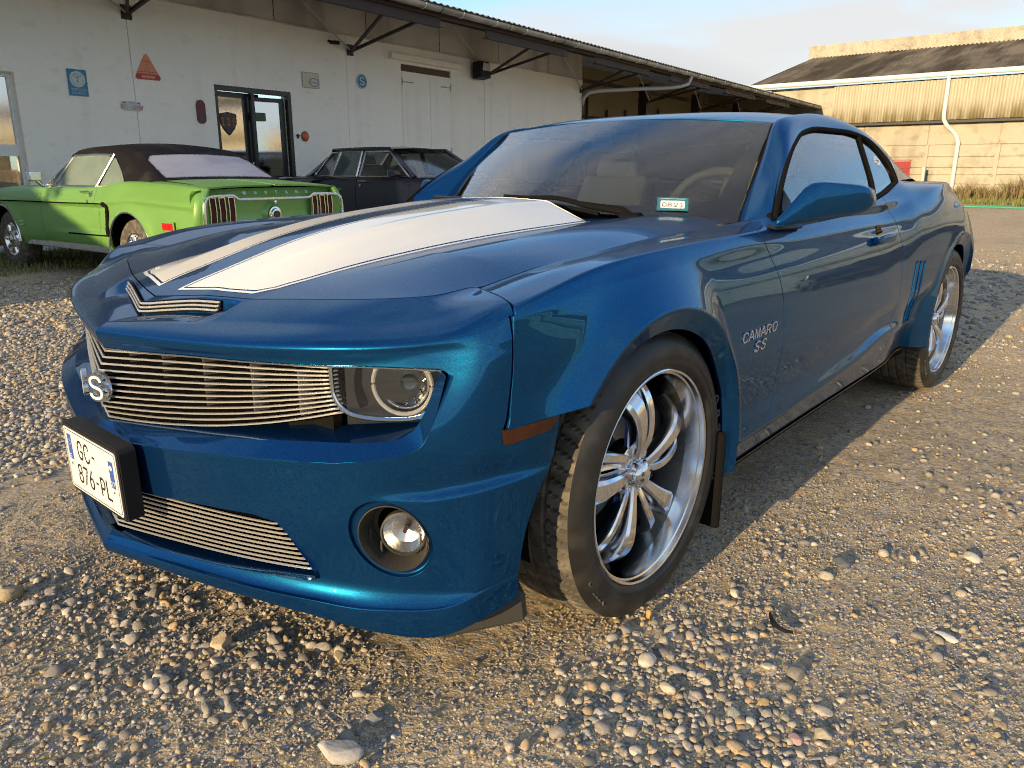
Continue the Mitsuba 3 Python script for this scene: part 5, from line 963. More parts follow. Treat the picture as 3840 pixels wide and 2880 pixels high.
# rear panel, set in under the deck lip
rr_ = [[(-3.80, -.86 + 1.72 * t, z) for t in np.linspace(0, 1, 9)] for z in (.93, .90, .72, .52, .45)]
RP = np.array(rr_); RP[0, :, 0] -= .015; RP[1, :, 0] += .05; RP[2, :, 0] += .055; RP[3, :, 0] += .02; RP[4, :, 0] += .05; RP[0, :, 2] += .02 * (1 - np.abs(np.linspace(-1, 1, 9)) ** 3); RP[1, :, 2] -= .02
gput('rear_panel', Skin.grid(loft(list(RP), 40, 40), (-1, 0, 0)).mesh(), 'green_paint')
ends = Skin.grid(loft([[(-3.80, .765, .955), (-3.80, .83, .88), (-3.80, .86, .79), (-3.78, .86, .60), (-3.74, .82, .46)], [(-3.84, .72, .95), (-3.85, .76, .88), (-3.85, .79, .79), (-3.83, .79, .60), (-3.79, .77, .46)], [(-3.80, .70, .93), (-3.80, .71, .88), (-3.79, .71, .79), (-3.78, .71, .60), (-3.75, .71, .46)]], 30, 14), (-1, .3, 0)); gboth('fender_end', ends.mesh(), 'green_paint')
tr = [(-3.86, .80, .60), (-3.865, .80, .72), (-3.865, .785, .84), (-3.85, .74, .875), (-3.835, .60, .885), (-3.825, .47, .885), (-3.825, .40, .852), (-3.825, .2, .850), (-3.825, 0, .850)]
tq = smooth_poly(np.array(tr), 8); tq = np.vstack([tq, tq[::-1] * [1, -1, 1]]); gput('rear_trim', tube(tq, .012, 8), 'satin_chrome')
gput('bumper', cat([rounded([(-3.86, .70, .56), (-3.86, -.70, .56), (-3.93, .6, .53), (-3.93, -.6, .53), (-3.86, .70, .47), (-3.86, -.70, .47)], .02), rounded([(-3.84, .80, .60), (-3.60, .90, .58), (-3.60, .90, .50), (-3.86, .74, .47), (-3.86, .72, .58)], .015), rounded([(-3.84, -.80, .60), (-3.60, -.90, .58), (-3.60, -.90, .50), (-3.86, -.74, .47), (-3.86, -.72, .58)], .015)]), 'chrome', 30)
for s in (1, -1):
    for i in range(3):
        yc = s * (.68 - .098 * i); t_ = numbered(G_ + 'tail_lamp'); pl_ = Polygon([(-.026, -.12), (.026, -.12), (.032, 0), (.026, .12), (-.026, .12), (-.020, 0)])
        put(t_ + '__lens', extrude(pl_, .012, (-3.790, yc, .745), (0, -1, 0), (0, 0, 1)), 'dark_red_lens', False, to_world=GT)
        put(t_ + '__bezel', extrude(pl_.buffer(.008).difference(pl_), .03, (-3.782, yc, .745), (0, -1, 0), (0, 0, 1)), 'chrome', False, to_world=GT)
fc = numbered(G_ + 'filler_cap')
put(fc, lathe([(0, -.050), (.05, -.045), (.058, -.03), (.072, -.028), (.075, -.01), (.075, .03)], 36, 'x', (-3.775, 0, .70)), 'chrome', 40, to_world=GT); put(fc + '__emblem', extrude(pt(0, 0).buffer(.035), .004, (-3.826, 0, .70), (0, -1, 0), (0, 0, 1)), 'dark_grey', False, to_world=GT); put(fc + '__surround', lathe([(.078, -.015), (.11, .015), (.13, .04)], 36, 'x', (-3.775, 0, .70)), 'green_paint', True, to_world=GT)
gput('lock', lathe([(0, -.02), (.016, -.018), (.018, .01)], 16, 'x', (-3.80, 0, .815)), 'chrome')
for i, ch in enumerate('MUSTANG'): gput('lettering', text(ch, .030, (-3.832, .36 - .12 * i, .905), (0, -1, 0), (.35, 0, .93), .006), 'chrome', False)
gboth('deck_seam', tube(np.array([(-3.02, .70, 1.014), (-3.5, .70, .985), (-3.78, .69, .955)]), .004, 5), 'matte_black'); 
mk_ = numbered(G_ + 'side_marker'); put(mk_, box((-3.42, .903, .61), (.17, .012, .065), bevel=.004), 'red_lens', False, to_world=GT); put(mk_ + '__bezel', box((-3.42, .899, .61), (.205, .010, .095), bevel=.004), 'green_paint', False, to_world=GT)
# soft top: side sails, roof, rear window
tp = [[(-1.30, y, 1.285 + .03 * (1 - (y / .58) ** 2)) for y in (-.60, -.3, 0, .3, .60)], [(-1.42, y, 1.315 + .035 * (1 - (y / .58) ** 2)) for y in (-.60, -.3, 0, .3, .60)], [(-1.95, y, 1.345 + .04 * (1 - (y / .58) ** 2)) for y in (-.59, -.3, 0, .3, .59)], [(-2.35, y, 1.315 + .04 * (1 - (y / .58) ** 2)) for y in (-.57, -.3, 0, .3, .57)], [(-2.52, y, 1.27 + .03 * (1 - (y / .58) ** 2)) for y in (-.57, -.3, 0, .3, .57)], [(-2.72, y, 1.17 + .02 * (1 - (y / .58) ** 2)) for y in (-.60, -.3, 0, .3, .60)], [(-3.06, y, 1.005 + .01 * (1 - (y / .66) ** 2)) for y in (-.68, -.34, 0, .34, .68)]]
tpg = loft(tp, 70, 90, 'cubic'); tps = Skin.grid(tpg, (0, 0, 1))
rw = np.minimum(sdf(np.stack([tps.V[:, 1], tps.V[:, 0]], 1), np.array([(-.50, -2.60), (.50, -2.60), (.56, -2.66), (.60, -2.98), (-.60, -2.98), (-.56, -2.66)])), 1)
gput('soft_top', tps.cut(-rw).mesh(.012), 'soft_top_cloth'); gput('rear_window', tps.cut(rw + .015).mesh(), 'hazy_vinyl')
gboth('soft_top_sail', Skin.grid(loft([[(-1.30, .60, 1.285), (-1.42, .60, 1.315), (-1.95, .59, 1.345), (-2.35, .57, 1.315), (-2.52, .57, 1.27), (-2.72, .60, 1.17), (-3.06, .68, 1.005)], [(-1.31, .645, 1.262), (-1.44, .655, 1.280), (-1.95, .655, 1.30), (-2.37, .65, 1.265), (-2.52, .66, 1.20), (-2.72, .685, 1.11), (-3.04, .74, 1.0)], [(-1.32, .66, 1.245), (-1.46, .672, 1.262), (-1.95, .675, 1.268), (-2.27, .68, 1.22), (-2.40, .72, 1.12), (-2.50, .755, 1.04), (-2.56, .775, .985)]], 80, 30, 'pchip'), (0, 1, .3)).mesh(.01), 'soft_top_cloth')
glw = np.array([(-.93, .94), (-1.44, 1.252), (-1.95, 1.268), (-2.27, 1.22), (-2.42, 1.10), (-2.52, .99), (-2.2, .955), (-1.5, .945)])
def gwin(x, z): return .785 - .36 * (z - .94)
wX, wZ = np.meshgrid(np.linspace(-.9, -2.55, 60), np.linspace(.93, 1.28, 24), indexing='ij'); wsk = Skin.grid(np.stack([wX, gwin(wX, wZ), wZ], -1), (0, 1, 0)); wsd = sdf(wsk.V[:, [0, 2]], glw); spl = np.interp(wsk.V[:, 2], [.93, 1.27], [-2.02, -2.24])
gboth('side_window', wsk.cut(np.minimum(wsd, wsk.V[:, 0] - spl)).mesh(), 'frosted_pane'); gboth('quarter_window', wsk.cut(np.minimum(wsd, spl - .02 - wsk.V[:, 0])).mesh(), 'frosted_pane')
fr_ = lambda P_: np.array([(x, gwin(x, z) + .006, z) for x, z in P_])
for P_ in ([(-.93, .945), (-1.44, 1.25)], [(-1.12, .945), (-1.42, 1.235)], [(-1.44, 1.252), (-1.9, 1.262), (-2.24, 1.255)], [(-2.24, 1.262), (-2.02, .945)], [(-.93, .942), (-2.5, .95)]): gboth('window_trim', tube(fr_(P_), .012, 6), 'satin_chrome')
gput('windscreen', Skin.grid(loft([[(-.90, -.70, .945), (-.83, 0, .95), (-.90, .70, .945)], [(-1.42, -.62, 1.27), (-1.36, 0, 1.31), (-1.42, .62, 1.27)]], 24, 10), (1, 0, .5)).mesh(), 'frosted_pane')
mr = numbered(G_ + 'mirror'); put(mr, rounded([(-1.10, .93, 1.005), (-1.10, 1.03, 1.005), (-1.08, .93, 1.075), (-1.08, 1.03, 1.075), (-1.16, .93, 1.01), (-1.16, 1.03, 1.01), (-1.16, .93, 1.08), (-1.16, 1.03, 1.08)], .012), 'chrome', 30, to_world=GT); put(mr + '__stalk', cat([cyl((-1.12, .96, 1.0), (-1.12, .90, .945), .02, 8), box((-1.12, .87, .945), (.09, .07, .03), bevel=.01)]), 'chrome', 30, to_world=GT)
dh = numbered(G_ + 'door_handle'); put(dh, cat([rounded([(-1.85, .865, .885), (-2.05, .87, .89), (-1.85, .875, .895), (-2.05, .885, .902)], .008), rounded([(-2.0, .862, .87), (-2.06, .862, .875), (-2.03, .87, .85)], .01)]), 'chrome', 30, to_world=GT); put(dh + '__lock', lathe([(0, .012), (.014, .01), (.015, 0)], 14, 'y', (-2.0, .888, .805)), 'chrome', 30, to_world=GT)
gput('fender_emblem', cat([box((-.42, .898, .55), (.17, .006, .018), ry=.12), box((-.33, .898, .60), (.03, .006, .07)), box((-.45, .898, .515), (.10, .006, .012), ry=.12)]), 'satin_chrome', False)
gput('underbody', cat([box((-1.5, 0, .34), (3.9, 1.3, .16)), box((-1.9, 0, .62), (3.6, 1.5, .5)), box((.4, 0, .55), (.9, 1.3, .4))]), 'matte_black', False)
gput('interior', box((-2.1, 0, .95), (1.6, 1.3, .12)), 'interior_dark', False)
def car_wheel(pre, tm, x, y, R, rim, tw, capmat, seed=0, dusty=True):
    k = numbered(pre + 'wheel'); s = 1 if y > 0 else -1; fl = (lambda m: m) if s > 0 else mirror; ya = abs(y)
    put(k + '__tyre', fl(lathe([(rim - .01, ya - tw), (R - .04, ya - tw - .008), (R - .008, ya - tw + .02), (R, ya - tw + .04), (R, ya - .04), (R - .006, ya - .02), (R - .035, ya + .003), (rim + .03, ya + .006), (rim + .004, ya - .004), (rim - .01, ya - .02)], 72, 'y', (x, 0, R))), 'tread_rubber' if dusty else 'side_rubber', 40, to_world=tm)
    put(k + '__rim', fl(lathe([(rim + .002, ya - .005), (rim - .006, ya + .002), (rim - .018, ya - .008), (rim - .035, ya - .04), (rim * .62, ya - .035), (rim * .55, ya - .012), (.055, ya - .004)], 60, 'y', (x, 0, R))), capmat, 30, to_world=tm)
    for i in range(10):
        a_ = i * math.pi / 5; e = np.array([math.cos(a_), 0, math.sin(a_)]); put(k + '__spoke', fl(cyl(np.array([x, ya - .012, R]) + e * rim * .50, np.array([x, ya - .016, R]) + e * rim * .84, .016, 6, .022)), capmat, 30, to_world=tm)
    put(k + '__cap', fl(lathe([(0, ya + .022), (.035, ya + .02), (.052, ya + .008), (.056, ya - .01)], 32, 'y', (x, 0, R))), 'chrome', 40, to_world=tm)
    put(k + '__back', fl(lathe([(0, ya - tw * .6), (rim - .005, ya - tw * .6)], 32, 'y', (x, 0, R))), 'matte_black', False, to_world=tm)
for x, y in ((0, .845), (-2.743, .855), (0, -.845), (-2.743, -.855)): car_wheel(G_, GT, x, y, .325, .195, .20, 'satin_chrome')
# ---------------------------------------------------------------- dark saloon, tail to the wall
def saloon(tm, key, label, paint, trim, pane='saloon_glass'):
    K = thing(key, label, 'car'); P_ = K + '__'
    def sp(k, m, b, smooth=30): return put(P_ + k, m, b, smooth, to_world=tm)
    def sb(k, m, b, smooth=30): sp(k, m, b, smooth); sp(k, mirror(m), b, smooth)
    X = np.array([3.55, 3.2, 2.75, 2.0, 1.0, 0, -.6, -1.0, -1.15])
    zz = lambda z, y: np.stack([X, np.broadcast_to(y, X.shape), np.broadcast_to(z, X.shape)], 1).astype(float)
    w = np.array([.82, .86, .88, .89, .89, .89, .88, .85, .82])
    bz = np.array([.86, .89, .915, .955, .965, .97, .965, .95, .93])
    S_ = loft([zz(.28, w - .07), zz(.34, w - .015), zz(.58, w), zz(.80, w - .012), zz(bz - .03, w - .04), zz(bz, w - .085), zz(bz + .012, w - .2), zz(bz + .025, .3), zz(bz + .028, .01)], 160, 70, 'cubic')
    s = Skin.grid(S_, (0, 1, .5)); a = np.where(s.V[:, 1] > .6, np.minimum(np.hypot(s.V[:, 0], s.V[:, 2] - .32) - .36, np.hypot(s.V[:, 0] - 2.75, s.V[:, 2] - .32) - .36), 1)
    dr_ = lambda a0, a1: np.minimum(np.minimum(s.V[:, 0] - a0, a1 - s.V[:, 0]), np.minimum(s.V[:, 2] - .34, s.V[:, 1] - .79)); d1, d2 = dr_(.93, 2.02), dr_(.22, .92)
    sb('body', s.cut(np.minimum(a, np.minimum(-d1, -d2) - .004)).mesh(.01), paint); sb('door', s.cut(np.minimum(a, d1)).mesh(.01), paint); sb('door', s.cut(np.minimum(a, d2)).mesh(.01), paint)
    for e, x in ((1, 3.56), (-1, -1.15)): sp('end_panel', box((x, 0, .62), (.06, 1.6, .6), bevel=.03), paint); sp('bumper', box((x + e * .06, 0, .48), (.14, 1.72, .16), bevel=.03), 'dark_grey')
    rf = loft([[(.20, y, 1.385 + .03 * (1 - (y / .64) ** 2)) for y in (-.62, -.3, 0, .3, .62)], [(.45, y, 1.415 + .03 * (1 - (y / .64) ** 2)) for y in (-.62, -.3, 0, .3, .62)], [(1.0, y, 1.42 + .03 * (1 - (y / .64) ** 2)) for y in (-.62, -.3, 0, .3, .62)], [(1.38, y, 1.385 + .03 * (1 - (y / .64) ** 2)) for y in (-.62, -.3, 0, .3, .62)]], 40, 40); sp('roof', Skin.grid(rf, (0, 0, 1)).mesh(.03), paint)
    gy = lambda z: .80 - .40 * (z - .96)
    def pane_(P2, k, b, d=0.): 
        pts = np.array([(x, gy(z) + d, z) for x, z in P2]); c = pts.mean(0); n = len(P2); sb(k, (np.vstack([pts, c[None]]), np.array([[i, (i + 1) % n, n] for i in range(n)])), b, False)
    fr1 = [(1.97, .975), (1.47, 1.345), (1.42, 1.36), (.97, 1.365), (.93, 1.35), (.93, .975)]; fr2 = [(.87, .975), (.87, 1.365), (.40, 1.362), (.30, .975)]; fr3 = [(.27, .98), (.37, 1.36), (.22, 1.35), (.16, 1.33), (-.08, .99)]
    for P2 in (fr1, fr2, fr3): pane_(P2, 'side_window', pane)
    for P2 in (fr1, fr2, fr3): sb('window_trim', tube(np.array([(x, gy(z) + .008, z) for x, z in P2 + P2[:1]]), .013, 5), trim)
    sb('pillar', Skin.grid(loft([[(.18, .62, 1.385), (.02, .66, 1.25), (-.36, .76, .985)], [(.22, .655, 1.36), (.10, .69, 1.25), (-.20, .79, .985)], [(.27, .64, 1.365), (.16, .69, 1.25), (-.06, .80, .985)]], 20, 10, 'pchip'), (0, 1, 0)).mesh(.02), paint)
    sb('pillar', cat([tube(np.array([(2.05, .79, .965), (1.75, .71, 1.19), (1.43, .635, 1.385)]), .032, 6), tube(np.array([(1.44, .635, 1.385), (.9, .645, 1.395), (.2, .635, 1.38)]), .034, 6), box((.90, .70, 1.17), (.07, .03, .42), rx=.36)]), paint)
    ws = loft([[(2.10, -.76, .965), (2.22, 0, .975), (2.10, .76, .965)], [(1.42, -.60, 1.385), (1.49, 0, 1.42), (1.42, .60, 1.385)]], 20, 10); sp('windscreen', Skin.grid(ws, (1, 0, .5)).mesh(), 'screen_glass'); ws2 = loft([[(-.36, -.70, .985), (-.42, 0, .99), (-.36, .70, .985)], [(.19, -.58, 1.385), (.15, 0, 1.415), (.19, .58, 1.385)]], 20, 10); sp('rear_window', Skin.grid(ws2, (-1, 0, .5)).mesh(), 'screen_glass')
    for sgn in (1, -1):
        m = numbered(P_ + 'mirror'); fl = (lambda q: q) if sgn > 0 else mirror; put(m, fl(rounded([(1.78, .90, .985), (1.80, 1.03, .985), (1.78, .90, 1.075), (1.80, 1.03, 1.07), (1.88, .91, 1.0), (1.87, 1.0, 1.0), (1.88, .91, 1.06), (1.87, 1.0, 1.06)], .012)), paint, 30, to_world=tm); put(m + '__glass', fl(box((1.764, .965, 1.03), (.004, .12, .075), bevel=.001)), 'chrome', False, to_world=tm); put(m + '__foot', fl(cyl((1.84, .92, 1.0), (1.86, .80, .98), .02, 8)), paint, 30, to_world=tm)
        put(numbered(P_ + 'door_handle'), fl(rounded([(1.0, .893, .90), (1.18, .893, .90), (1.0, .905, .91), (1.18, .905, .91)], .006)), trim, 30, to_world=tm); put(numbered(P_ + 'door_lock'), fl(lathe([(0, .012), (.016, .01), (.017, 0)], 12, 'y', (1.03, .884, .845))), trim, 30, to_world=tm)
        put(numbered(P_ + 'pillar_emblem'), fl(box((-.06, .80, 1.02), (.035, .012, .045), bevel=.004)), trim, False, to_world=tm)
    for y in (.37, -.37): sp('seat', cat([rounded([(.95, y - .2, .7), (.95, y + .2, .7), (.75, y - .19, 1.12), (.75, y + .19, 1.12), (.66, y - .19, 1.10), (.66, y + .19, 1.1)], .04), rounded([(.72, y - .1, 1.2), (.72, y + .1, 1.2), (.68, y - .1, 1.28), (.68, y + .1, 1.28)], .03)]), 'interior_grey')
    sp('interior', cat([box((1.1, 0, .90), (2.4, 1.4, .06)), box((2.0, 0, .93), (.25, 1.4, .10), bevel=.03)]), 'interior_dark', False)
    sp('underbody', cat([box((1.2, 0, .4), (4.4, 1.3, .3)), box((1.2, 0, .7), (4.4, 1.5, .38))]), 'matte_black', False)
    for x, y in ((0, .86), (2.75, .86), (0, -.86), (2.75, -.86)): car_wheel(P_, tm, x, y, .31, .19, .19, 'satin_chrome', dusty=False)
    return K, sp
scene['navy_paint'] = two({'type': 'plastic', 'int_ior': 1.55, 'diffuse_reflectance': rgb((.006, .008, .020))})
scene['saloon_glass'] = {'type': 'thindielectric', 'specular_transmittance': rgb((.42, .48, .46))}
ST = rotz(-7.42, -9.85, 1.66) @ mi.ScalarTransform4f().scale([1.09, 1.09, 1.04])
SK, sp = saloon(ST, 'saloon_car', 'dark navy saloon with chrome window frames standing between green convertible and workshop door', 'navy_paint', 'satin_chrome')
for y, z, w in ((-.50, 1.05, .09), (-.40, 1.02, .10)): put(SK + '__windscreen__sticker', box((2.10 - (z - .97) * 1.65 + .035, y, z), (.004, w, .055), ry=-1.0), 'sign_pale' if y < -.45 else 'teal_print', False, to_world=ST)
# a van and a second saloon by the warehouse: seen only as reflections in the blue door
VK, _ = saloon(rotz(-24.5, 9.6, -.5), 'saloon_car', 'dark saloon standing before the warehouse, reflected in the blue door', 'navy_paint', 'satin_chrome')
VT = rotz(-29.5, 9.0, 1.2); VK = thing('parked_van', 'dark van parked along the warehouse wall, reflected in the blue door', 'van')
put(VK + '__body', Skin.grid(loft([[(2.4, y, .35), (2.4, y, .9), (1.7, y * .98, 1.05), (1.1, y * .92, 1.75), (-2.2, y * .92, 1.85), (-2.4, y, .9), (-2.4, y, .35)] for y in (-.9, -.6, 0, .6, .9)], 80, 12, 'pchip'), (0, 0, 1)).mesh(), 'navy_paint', to_world=VT)
for s in (1, -1): put(VK + '__side', extrude(Polygon([(2.4, .35), (2.4, .9), (1.7, 1.05), (1.1, 1.75), (-2.2, 1.85), (-2.4, .9), (-2.4, .35)]), .03 * s, (0, s * .86, 0), (1, 0, 0), (0, 0, 1)), 'navy_paint', False, to_world=VT); put(VK + '__window', extrude(Polygon([(1.5, 1.1), (1.05, 1.66), (-2.0, 1.70), (-2.0, 1.12)]), .01 * s, (0, s * .90, 0), (1, 0, 0), (0, 0, 1)), 'gloss_black', False, to_world=VT)
for x, y in ((1.5, .90), (-1.5, .90), (1.5, -.90), (-1.5, -.90)): car_wheel(VK + '__', VT, x, y, .33, .2, .2, 'satin_chrome', dusty=False)
# ---------------------------------------------------------------- the lean-to at the near end of the workshop (its shade falls along the wall)
ax0 = U(11.2)
wput(W + 'lean_to', cat([extrude(Polygon([(0, 0), (3.75, 0), (3.75, 2.62), (0, 4.05)]), -7., (ax0, 0, 0), (0, 1, 0), (0, 0, 1)).apply_translation([7., 0, 0])]), 'white_render', False)
# ---------------------------------------------------------------- ground: one sheet, finer near the coupe
def graded(a, b, far, step):
    c = np.arange(a, b, step); e = [0]; s = step
    while e[-1] < far: s *= 1.16; e.append(e[-1] + s)
    e = np.array(e[1:]); return np.concatenate([(a - e)[::-1], c, c[-1] + e])
gx_, gy_ = graded(-3.2, 1.6, 700, .03), graded(-3.6, 2.6, 700, .03)
GX, GY = np.meshgrid(gx_, gy_, indexing='ij'); P3 = np.stack([GX, GY, 0 * GX], -1)
def relief(x, y):
    p = np.stack([x, y, 0 * x], -1); h = (meshkit.fbm(p * 1.3, 4) - .5) * .030 + (meshkit.fbm(p * 9 + 5, 3) - .5) * .010
    near = np.exp(-((np.hypot(x + .5, y) / 9.) ** 2)); flat = np.minimum.reduce([np.clip(np.hypot(x - cx, y - cy) / .35 - .25, 0, 1) for cx in (0, -2.85) for cy in (.8, -.8)])
    return h * near * (.25 + .75 * flat) - .006 * near
try: GZ = relief(GX, GY)
except Exception: GZ = 0 * GX
def soil(p, n, uv):
    big = fbm(p.x * .9, p.y * .9, 3., 4); mid = fbm(p.x * 7, p.y * 7, 1., 3)
    c = mix((.50, .40, .26), (.39, .32, .215), sst(.38, .66, big * .6 + mid * .4))
    d, d2, r = vor(p.x * 130, p.y * 130); e, e2, r2 = vor(p.x * 55 + 9, p.y * 55)
    c = c * (.70 + .55 * r) * (.82 + .30 * sst(.0, .4, d2 - d))
    tone = mix((.36, .33, .29), (.17, .165, .17), mikit.cell_rand(r2 * 9173, 3, 1)); c = mix(c, tone * (.7 + .6 * r2), sst(.50, .62, r2 + .35 * (big - .5)) * sst(.05, .16, e2 - e))
    gw = sst(-26., -31., p.x + 3 * (fbm(p.x * .3, p.y * .3, 0., 2) - .5)) * sst(.30, .55, fbm(p.x * .7, p.y * .35, 5., 3)) + sst(-7.4, -9.2, p.y - .1 * p.x + 1.5 * (mid - .5)) * .55
    return mix(c, mix((.075, .105, .025), (.15, .135, .05), fbm(p.x * 3, p.y * 3, 2., 3)), dr.clip(gw, 0, .85))
def grit(p, n, uv):
    d, d2, r = vor(p.x * 130, p.y * 130); e, e2, r2 = vor(p.x * 55 + 9, p.y * 55)
    return .0014 * r * sst(0., .35, d2 - d) + .0028 * r2 * sst(0., .3, e2 - e) * sst(.45, .6, r2) + .010 * fbm(p.x * 14, p.y * 14, 0., 3)
scene['gravel_soil'] = two({'type': 'bumpmap', 'arbitrary': mikit.proc(grit, 1.2e-3), 'scale': 1., 'bsdf': {'type': 'diffuse', 'reflectance': mikit.proc(soil)}})
gsk = Skin.grid(np.stack([GX, GY, GZ], -1), (0, 0, 1)); setting('ground', gsk.mesh(), 'gravel_soil')
# ---------------------------------------------------------------- stones
PAL = np.array([(.36, .33, .29), (.30, .28, .26), (.42, .39, .34), (.20, .195, .20), (.13, .135, .15), (.36, .27, .17), (.44, .32, .17), (.50, .47, .42), (.27, .25, .20), (.33, .27, .25), (.24, .25, .23)])
PW = np.array([.18, .16, .12, .12, .07, .11, .05, .07, .06, .03, .03])
scene['pebble_stone'] = two({'type': 'bumpmap', 'arbitrary': mikit.proc(lambda p, n, uv: fbm(p.x * 260, p.y * 260, p.z * 260, 3) * .0009, 6e-4), 'scale': 1., 'bsdf': {'type': 'principled', 'base_color': {'type': 'mesh_attribute', 'name': 'vertex_color'}, 'roughness': .75, 'specular': .3}})
rs = np.random.default_rng(11)
def ground_z(x, y): 
    from scipy.interpolate import RegularGridInterpolator
    return RegularGridInterpolator((gx_, gy_), GZ, bounds_error=False, fill_value=0.)(np.stack([x, y], -1))
def pebbles(x, y, r, sub, flat=(.45, .85), sink=.35, seed=0):
    """all stones of one size class as arrays: vertices, faces, normals, colours per stone"""
    rg = np.random.default_rng(seed); n = len(x); ic = trimesh.creation.icosphere(sub, 1.); d = ic.vertices; m = len(d)
    sx = rg.uniform(.8, 1.35, n); sy = rg.uniform(.65, 1.0, n); sz = rg.uniform(*flat, n); A = rg.normal(size=(n, 4, 3)); A /= np.linalg.norm(A, axis=2, keepdims=True); k = rg.uniform(.5, .95, (n, 4))
    P = np.repeat(d[None], n, 0)
    for j in range(4):                                                # worn flats: clamp the ball against a few planes
        h = np.einsum('nmk,nk->nm', P, A[:, j]); o = np.maximum(h - k[:, j:j + 1], 0) * .8; P = P - o[..., None] * A[:, None, j]
    P = P * np.stack([sx, sy, sz], 1)[:, None]; t = rg.uniform(0, 2 * np.pi, n); tl = rg.normal(0, .18, n); c, s = np.cos(t)[:, None], np.sin(t)[:, None]
    z = P[..., 2] + tl[:, None] * P[..., 0]; X = P[..., 0] * c - P[..., 1] * s; Y = P[..., 0] * s + P[..., 1] * c
    V = np.stack([X, Y, z], -1) * r[:, None, None]; V += np.stack([x, y, ground_z(x, y) + r * sz * (1 - 2 * sink) ], 1)[:, None]
    F = ic.faces; e = np.cross(V[:, F[:, 1]] - V[:, F[:, 0]], V[:, F[:, 2]] - V[:, F[:, 0]]); N = np.zeros_like(V)
    for q in range(3): np.add.at(N, (slice(None), F[:, q]), e)
    N /= np.linalg.norm(N, axis=2, keepdims=True) + 1e-20
    col = (PAL[rg.choice(len(PAL), n, p=PW / PW.sum())] * .72 + .28 * np.array([.31, .265, .195])) * rg.uniform(.78, 1.15, (n, 1)); col = np.repeat(col[:, None], m, 1) * (1 + .10 * rg.normal(size=(n, m, 1)))
    return V, F, N, np.clip(col, .02, .8)
def ply_col(V, F, N, Cc, bs): return {'type': 'ply', 'filename': meshkit.write_ply((V, F), False, color=Cc, normals=N), 'face_normals': False, 'bsdf': {'type': 'ref', 'id': bs}}
def join(parts):
    Vs, Fs, Ns, Cs, o = [], [], [], [], 0
    for V, F, N, Cc in parts:
        n, m = V.shape[:2]; Vs.append(V.reshape(-1, 3)); Ns.append(N.reshape(-1, 3)); Cs.append(Cc.reshape(-1, 3)); Fs.append((F[None] + (np.arange(n) * m)[:, None, None]).reshape(-1, 3) + o); o += n * m
    return np.vstack(Vs), np.vstack(Fs), np.vstack(Ns), np.vstack(Cs)
def dens(x, y):
    """how thickly stones lie (0..1): the patches of loose pebbles in the yard"""
    b = .02 + 0 * x
    for cx, cy, sx_, sy_2, w in ((.95, .0, .30, .42, 1.), (.66, .32, .22, .18, .6), (.30, 1.22, .24, .26, 1.), (.08, 1.05, .28, .16, .7), (-.25, 1.05, .35, .13, .45), (.2, -2.5, 1.1, .75, 1.), (.45, -1.75, .6, .25, .9), (-.2, -4.6, 2.6, 1.2, .85), (-.9, -6.3, 3, .7, .8), (-6.5, .2, 3.2, .9, .8), (-1.0, 1.6, .8, .25, .35)): b = b + w * np.exp(-((x - cx) / sx_) ** 2 - ((y - cy) / sy_2) ** 2)
    n = meshkit.fbm(np.stack([x * 2.6, y * 2.6, 0 * x], -1), 3); return np.clip(b * (.1 + 1.8 * n) - .06 + .10 * np.clip((n - .45) * 4, 0, 1), .012, 1)
def scatter(n, box_, rmu, rsd, rmin, rmax, seed, p=1.):
    rg = np.random.default_rng(seed); x = rg.uniform(box_[0], box_[1], n); y = rg.uniform(box_[2], box_[3], n); keep = rg.random(n) < dens(x, y) ** p; r = np.clip(np.exp(rg.normal(math.log(rmu), rsd, n)), rmin, rmax); return x[keep], y[keep], r[keep]
under = lambda x, y: (np.abs(y) < .72) & (x < .55) & (x > -3.4)
parts = []
for n, bx, mu, sd, lo, hi, sub, p in ((60000, (-1.3, 1.45, -1.1, 1.75), .0034, .30, .0018, .007, 0, .16), (26000, (-1.2, 1.40, -1.0, 1.75), .0072, .28, .004, .012, 0, 1.05), (3800, (-1.0, 1.40, -.9, 1.72), .0112, .22, .008, .019, 1, 1.4),
        (30000, (-1.6, 1.0, -4.4, -1.0), .0105, .33, .005, .024, 0, .9), (15000, (-3.6, 1.0, -8.2, -4.2), .017, .30, .008, .035, 0, .8), (13000, (-4.6, -1.2, .55, 3.2), .0092, .36, .005, .026, 0, .85), (9000, (-12, -4.4, -2.5, 3.6), .018, .35, .008, .04, 0, .7)):
    x, y, r = scatter(n, bx, mu, sd, lo, hi, int(n), p); k = ~under(x, y); x, y, r = x[k], y[k], r[k]; parts.append(pebbles(x, y, r, sub, seed=n))
V_, F_, N_, C_ = join(parts); scene['gravel'] = ply_col(V_, F_, N_, C_, 'pebble_stone'); labels['gravel'] = {'kind': 'stuff', 'label': 'loose mixed gravel strewn over the yard'}
